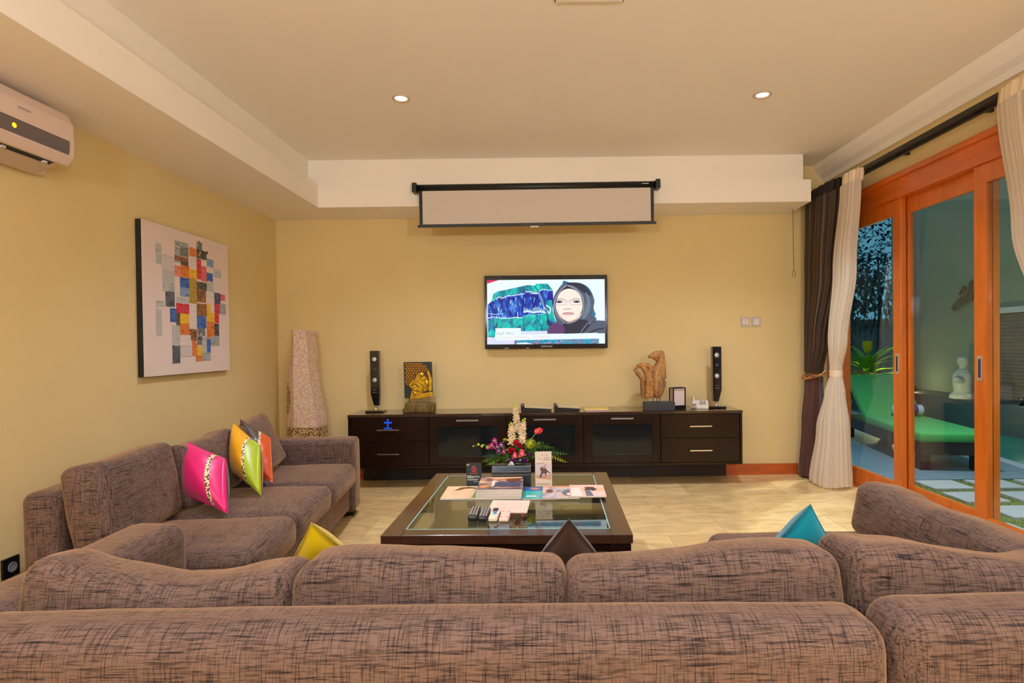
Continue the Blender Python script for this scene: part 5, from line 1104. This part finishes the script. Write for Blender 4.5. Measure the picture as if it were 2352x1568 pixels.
# pool
PX = 5.02
structure(MB().prism([(4.90, 3.0), (5.05, 3.0), (5.05, 5.5), (5.30, 7.36), (6.05, 11.8), (5.90, 11.8), (5.15, 7.36), (4.90, 5.5)], 'z', -.2, ZG + .012), 'pool_coping', mat('pool_coping_stone', (170, 180, 184), .6))
wm, nt, p = base_mat('teal_pool_water'); p.inputs['Base Color'].default_value = lin((14, 160, 138)); p.inputs['Roughness'].default_value = .12; p.inputs['Specular IOR Level'].default_value = .6
n = nt.nodes.new('ShaderNodeTexNoise'); n.inputs['Scale'].default_value = 5; b_ = nt.nodes.new('ShaderNodeBump'); b_.inputs['Strength'].default_value = .25; b_.inputs['Distance'].default_value = .03; t_ = nt.nodes.new('ShaderNodeTexCoord'); nt.links.new(t_.outputs['Object'], n.inputs['Vector']); nt.links.new(n.outputs[0], b_.inputs['Height']); nt.links.new(b_.outputs[0], p.inputs['Normal'])
o = MB().prism([(5.05, 3.0), (6.85, 3.0), (6.85, 11.8), (6.05, 11.8), (5.30, 7.36), (5.05, 5.5)], 'z', -.25, -.13).build('pool_water', wm); tag(o, 'still teal water of the swimming pool beyond the deck', 'pool', kind='stuff')
structure(MB().box(6.85, 7.5, 3.0, 11.8, -.2, .32), 'pool_wall', mat('dark_pool_wall', (36, 62, 74), .5))
structure(MB().box(7.5, 7.7, -2.6, 12.25, -.2, 5.6), 'wall_garden', mat('olive_garden_plaster', (136, 150, 120), .85, vary=.05, vscale=1))
structure(MB().box(3.0, 14, 16.0, 16.2, -.2, 1.75).box(3.0, 14, 15.9, 16.2, 1.75, 1.87), 'wall_far', mat('far_wall_plaster', (110, 124, 120), .85))
cl = MB(); yy = 0
for z in range(24): cl.box(7.44 - .012 * (z % 2), 7.5, 4.0, 9.42, .32 + z * .057, .32 + z * .057 + .053)
structure(cl, 'trim_3', mat('slate_cladding', (92, 90, 84), .7, vary=.3, vscale=6))
structure(MB().box(7.38, 7.5, 4.0, 9.45, 1.70, 1.79).box(7.40, 7.5, 9.42, 9.46, .32, 1.70), 'trim_4', mat('pale_wall_cap', (196, 204, 196), .7))
structure(MB().box(2.99, 30, -3, 30, -.4, -.21), 'ground', mat('ground_earth', (70, 84, 70), .9))

# sun lounger
sl = thing('sun_lounger', 'dark wooden sun lounger with a green mattress on the pool deck', 'sun lounger', (4.41, 6.92, ZG), math.radians(-9.5))
GM = mat('green_mattress', (64, 168, 84), .7, sheen=.1)
x0, x1 = -.36, .33
MB().box(x0 + .03, x1 - .03, -1.08, 1.2, .16, .30).build('frame', mat('dark_lounger_wood', (52, 50, 50), .5, vary=.2, vscale=8), sl, local=True, bevel=.005)
for x in (x0 + .09, x1 - .09):
    for y in (-1.0, 1.1): MB().box(x - .05, x + .05, y - .05, y + .05, 0, .16).build('leg', mat('dark_lounger_wood_leg', (40, 40, 42), .5), sl, local=True)
MB().soft((x1 - x0, 1.45, .10), .03, .004, 0, 1, M=T(((x0 + x1) / 2, -.42, .35))).build('mattress', GM, sl, local=True)
MB().soft((x1 - x0, .82, .10), .03, .004, 0, 1, M=T(((x0 + x1) / 2, .62, .60), (.66, 0, 0))).build('mattress_back', GM, sl, local=True)
bs_ = MB()
for x in (x0 + .04, x1 - .04): bs_.tube([(x, .32, .30), (x, .92, .80)], .022, 8).tube([(x, .95, .30), (x, .86, .72)], .016, 8)
bs_.build('backrest_supports', mat('dark_lounger_wood_leg', (40, 40, 42), .5), sl, local=True)
tw = thing('towel', 'rolled white towel with a purple band lying on the green lounger', 'towel', (4.54, 7.12, .35))
MB().lathe([(.001, -.17), (.045, -.17), (.062, -.155), (.065, 0), (.062, .155), (.045, .17), (.001, .17)], 20, M=T((4.54, 7.10, .432), (0, PI / 2, -.16))).build('towel_roll', mat('towel_white', (214, 226, 232), .9), tw)
MB().lathe([(.0665, -.035), (.0675, 0), (.0665, .035)], 20, M=T((4.60, 7.09, .432), (0, PI / 2, -.16))).build('band', mat('towel_purple', (96, 70, 140), .8), tw)

# pale statue at the far pool edge
stt = thing('stone_statue', 'pale stone figure with draped robe on the far edge of the pool', 'statue', (6.96, 9.45, .32))
s_ = MB(); STM = mat('pale_statue_stone', (196, 192, 176), .8, vary=.12, vscale=12, bump=.3, bscale=20)
s_.lathe([(.001, 0), (.20, 0), (.19, .06), (.13, .12), (.15, .25), (.145, .40), (.10, .47), (.05, .50), (.055, .52), (.085, .57), (.09, .62), (.07, .68), (.001, .70)], 20, (6.96, 9.45, .32))
s_.soft((.10, .30, .10), .04, 0, .01, 2, M=T((6.90, 9.38, .37), (0, 0, .5))); s_.soft((.34, .12, .10), .05, 0, .01, 4, M=T((6.9, 9.38, .60), (0, .3, .2)))
so = s_.build('figure', STM, stt); r2 = so.modifiers.new('remesh', 'REMESH'); r2.mode = 'VOXEL'; r2.voxel_size = .012; r2.use_smooth_shade = True; q2 = so.modifiers.new('smooth', 'SMOOTH'); q2.iterations = 3
# driftwood ring on the garden wall
wd = thing('wall_sculpture', 'looped dark driftwood piece fixed high on the garden wall outside', 'sculpture', (7.5, 10.2, 2.2))
w_ = MB(); DK = mat('dark_driftwood', (70, 76, 60), .8, vary=.3, vscale=20)
def wp(px, py, X_=7.44): Y_ = X_ * 1320 / (px - 1240.2); return (X_, Y_, 1.3 - (py - 790 + .0125 * (px - 1240)) / 1320 * Y_)
w_.tube([wp(*p) for p in ((2228, 690), (2218, 682), (2205, 690), (2194, 700), (2189, 708), (2192, 712), (2200, 703), (2212, 694), (2228, 688))], [.03, .045, .04, .03, .028, .028, .03, .035, .04], 8)
w_.tube([wp(*p) for p in ((2205, 676), (2214, 662), (2220, 676), (2228, 660), (2232, 645))], [.02, .04, .05, .04, .02], 8); w_.tube([wp(*p) for p in ((2228, 690), (2235, 670), (2244, 660))], .05, 8); w_.build('driftwood_loop', DK, wd)

# plants and trees
def leafy(mb, c, R, n, L, w, rng, flat=.9):
    for i in range(n):
        d = Vector((rng.gauss(0, 1), rng.gauss(0, 1), rng.gauss(0, 1) * flat)).normalized(); r = rng.random() ** .4; p = Vector(c) + Vector((d.x * R[0] * r, d.y * R[1] * r, d.z * R[2] * r))
        petal(mb, p, (d + Vector((rng.uniform(-1, 1), rng.uniform(-1, 1), rng.uniform(-1, .3)))).normalized(), L * rng.uniform(.6, 1.2), w, -.3)
rp_ = random.Random(8)
pln = thing('agave_plant', 'bright lime broad leafed plant with a yellow flower behind the lounger', 'plant', (5.3, 9.3, ZG))
pb_ = MB(); LIM = mat('lime_leaf', (140, 190, 26), .5, vary=.3, vscale=5)
for i in range(54):
    an = i * 2.4; el = .25 + 1.1 * ((i % 9) / 9); d = Vector((math.cos(an) * math.cos(el), math.sin(an) * math.cos(el), math.sin(el) * .75)); petal(pb_, (5.3 + .04 * math.cos(an), 9.3 + .04 * math.sin(an), .50 + .4 * (i % 9) / 9), d, .52, .05, -.55)
pb_.build('leaves', LIM, pln); MB().tube([(5.3, 9.3, ZG), (5.3, 9.3, 1.05)], [.05, .02], 8).build('stem', mat('plant_stem', (90, 110, 40), .6), pln)
fy = MB()
for k in range(7): petal(fy, (5.3, 9.3, 1.08), (math.cos(k * .9) * .5, math.sin(k * .9) * .5, 1), .22, .07, .1)
fy.build('yellow_flower', mat('bright_yellow_petal', (240, 210, 10), .5), pln)
def shrub(x, y, h, R, lab, col, seed, n=1500, cat='tree'):
    rg_ = random.Random(seed); t = thing('tree' if h > 2 else 'shrub', lab, cat, (x, y, ZG)); MB().tube([(x, y, ZG), (x + .05, y, h * .4), (x, y, h * .8)], [.06, .05, .02], 8).build('trunk', mat('trunk_bark', (70, 60, 46), .9), t)
    m = MB(); leafy(m, (x, y, h - R[2] * .7), R, n, .16, .035, rg_); m.build('foliage', mat('foliage_%02d' % seed if 0 else ('foliage_' + str(col[0])), col, .6, vary=.35, vscale=3), t)
shrub(6.6, 13.2, 3.4, (1.1, 1.0, 1.3), 'dusky green tree standing beyond the end of the garden wall', (30, 84, 74), 3)
shrub(8.6, 14.6, 4.2, (1.4, 1.2, 1.6), 'taller blue green tree behind the dusky one', (24, 76, 84), 4)
shrub(6.4, 13.0, 1.5, (.55, .5, .6), 'low dark green shrub at the end of the garden wall', (28, 72, 50), 6, 900, 'shrub')
shrub(4.6, 10.6, 1.5, (.5, .5, .6), 'dark shrub behind the head of the lounger', (34, 74, 52), 7, 900, 'shrub')
# garden lights
for i, (x, y, z, p_) in enumerate(((5.45, 8.85, .25, 45), (6.95, 8.3, .44, 3), (7.1, 10.9, .44, 3))):
    t = thing('garden_light', ('small spike light at the foot of the lime plant', 'small spotlight on the pool wall facing the statue', 'small spotlight at the far end of the pool wall')[i], 'garden light', (x, y, z - .12), group='garden spotlights')
    MB().lathe([(.001, -.12), (.03, -.12), (.03, -.02), (.001, -.02)], 14, (x, y, z)).build('light_body', BLACKM, t)
    point(x, y, z + .06, p_, (1.0, .86, .55), .05)
# unseen downlights added under the terrace eave to light deck and stones
structure(MB().box(2.99, 3.9, -2.6, 6.0, 3.05, 3.2), 'terrace_eave', mat('eave_white', (200, 200, 190), .8))
for y in (2.2, 5.3):
    t = thing('downlight', 'unseen round downlight added under the terrace eave to light the deck', 'ceiling light', (3.45, y, 3.05), group='added terrace eave downlights')
    for q in d0: c = q.copy(); C.objects.link(c); c.parent = t
    spot(3.45, y, 3.02, 300, (.86, .95, 1.0))
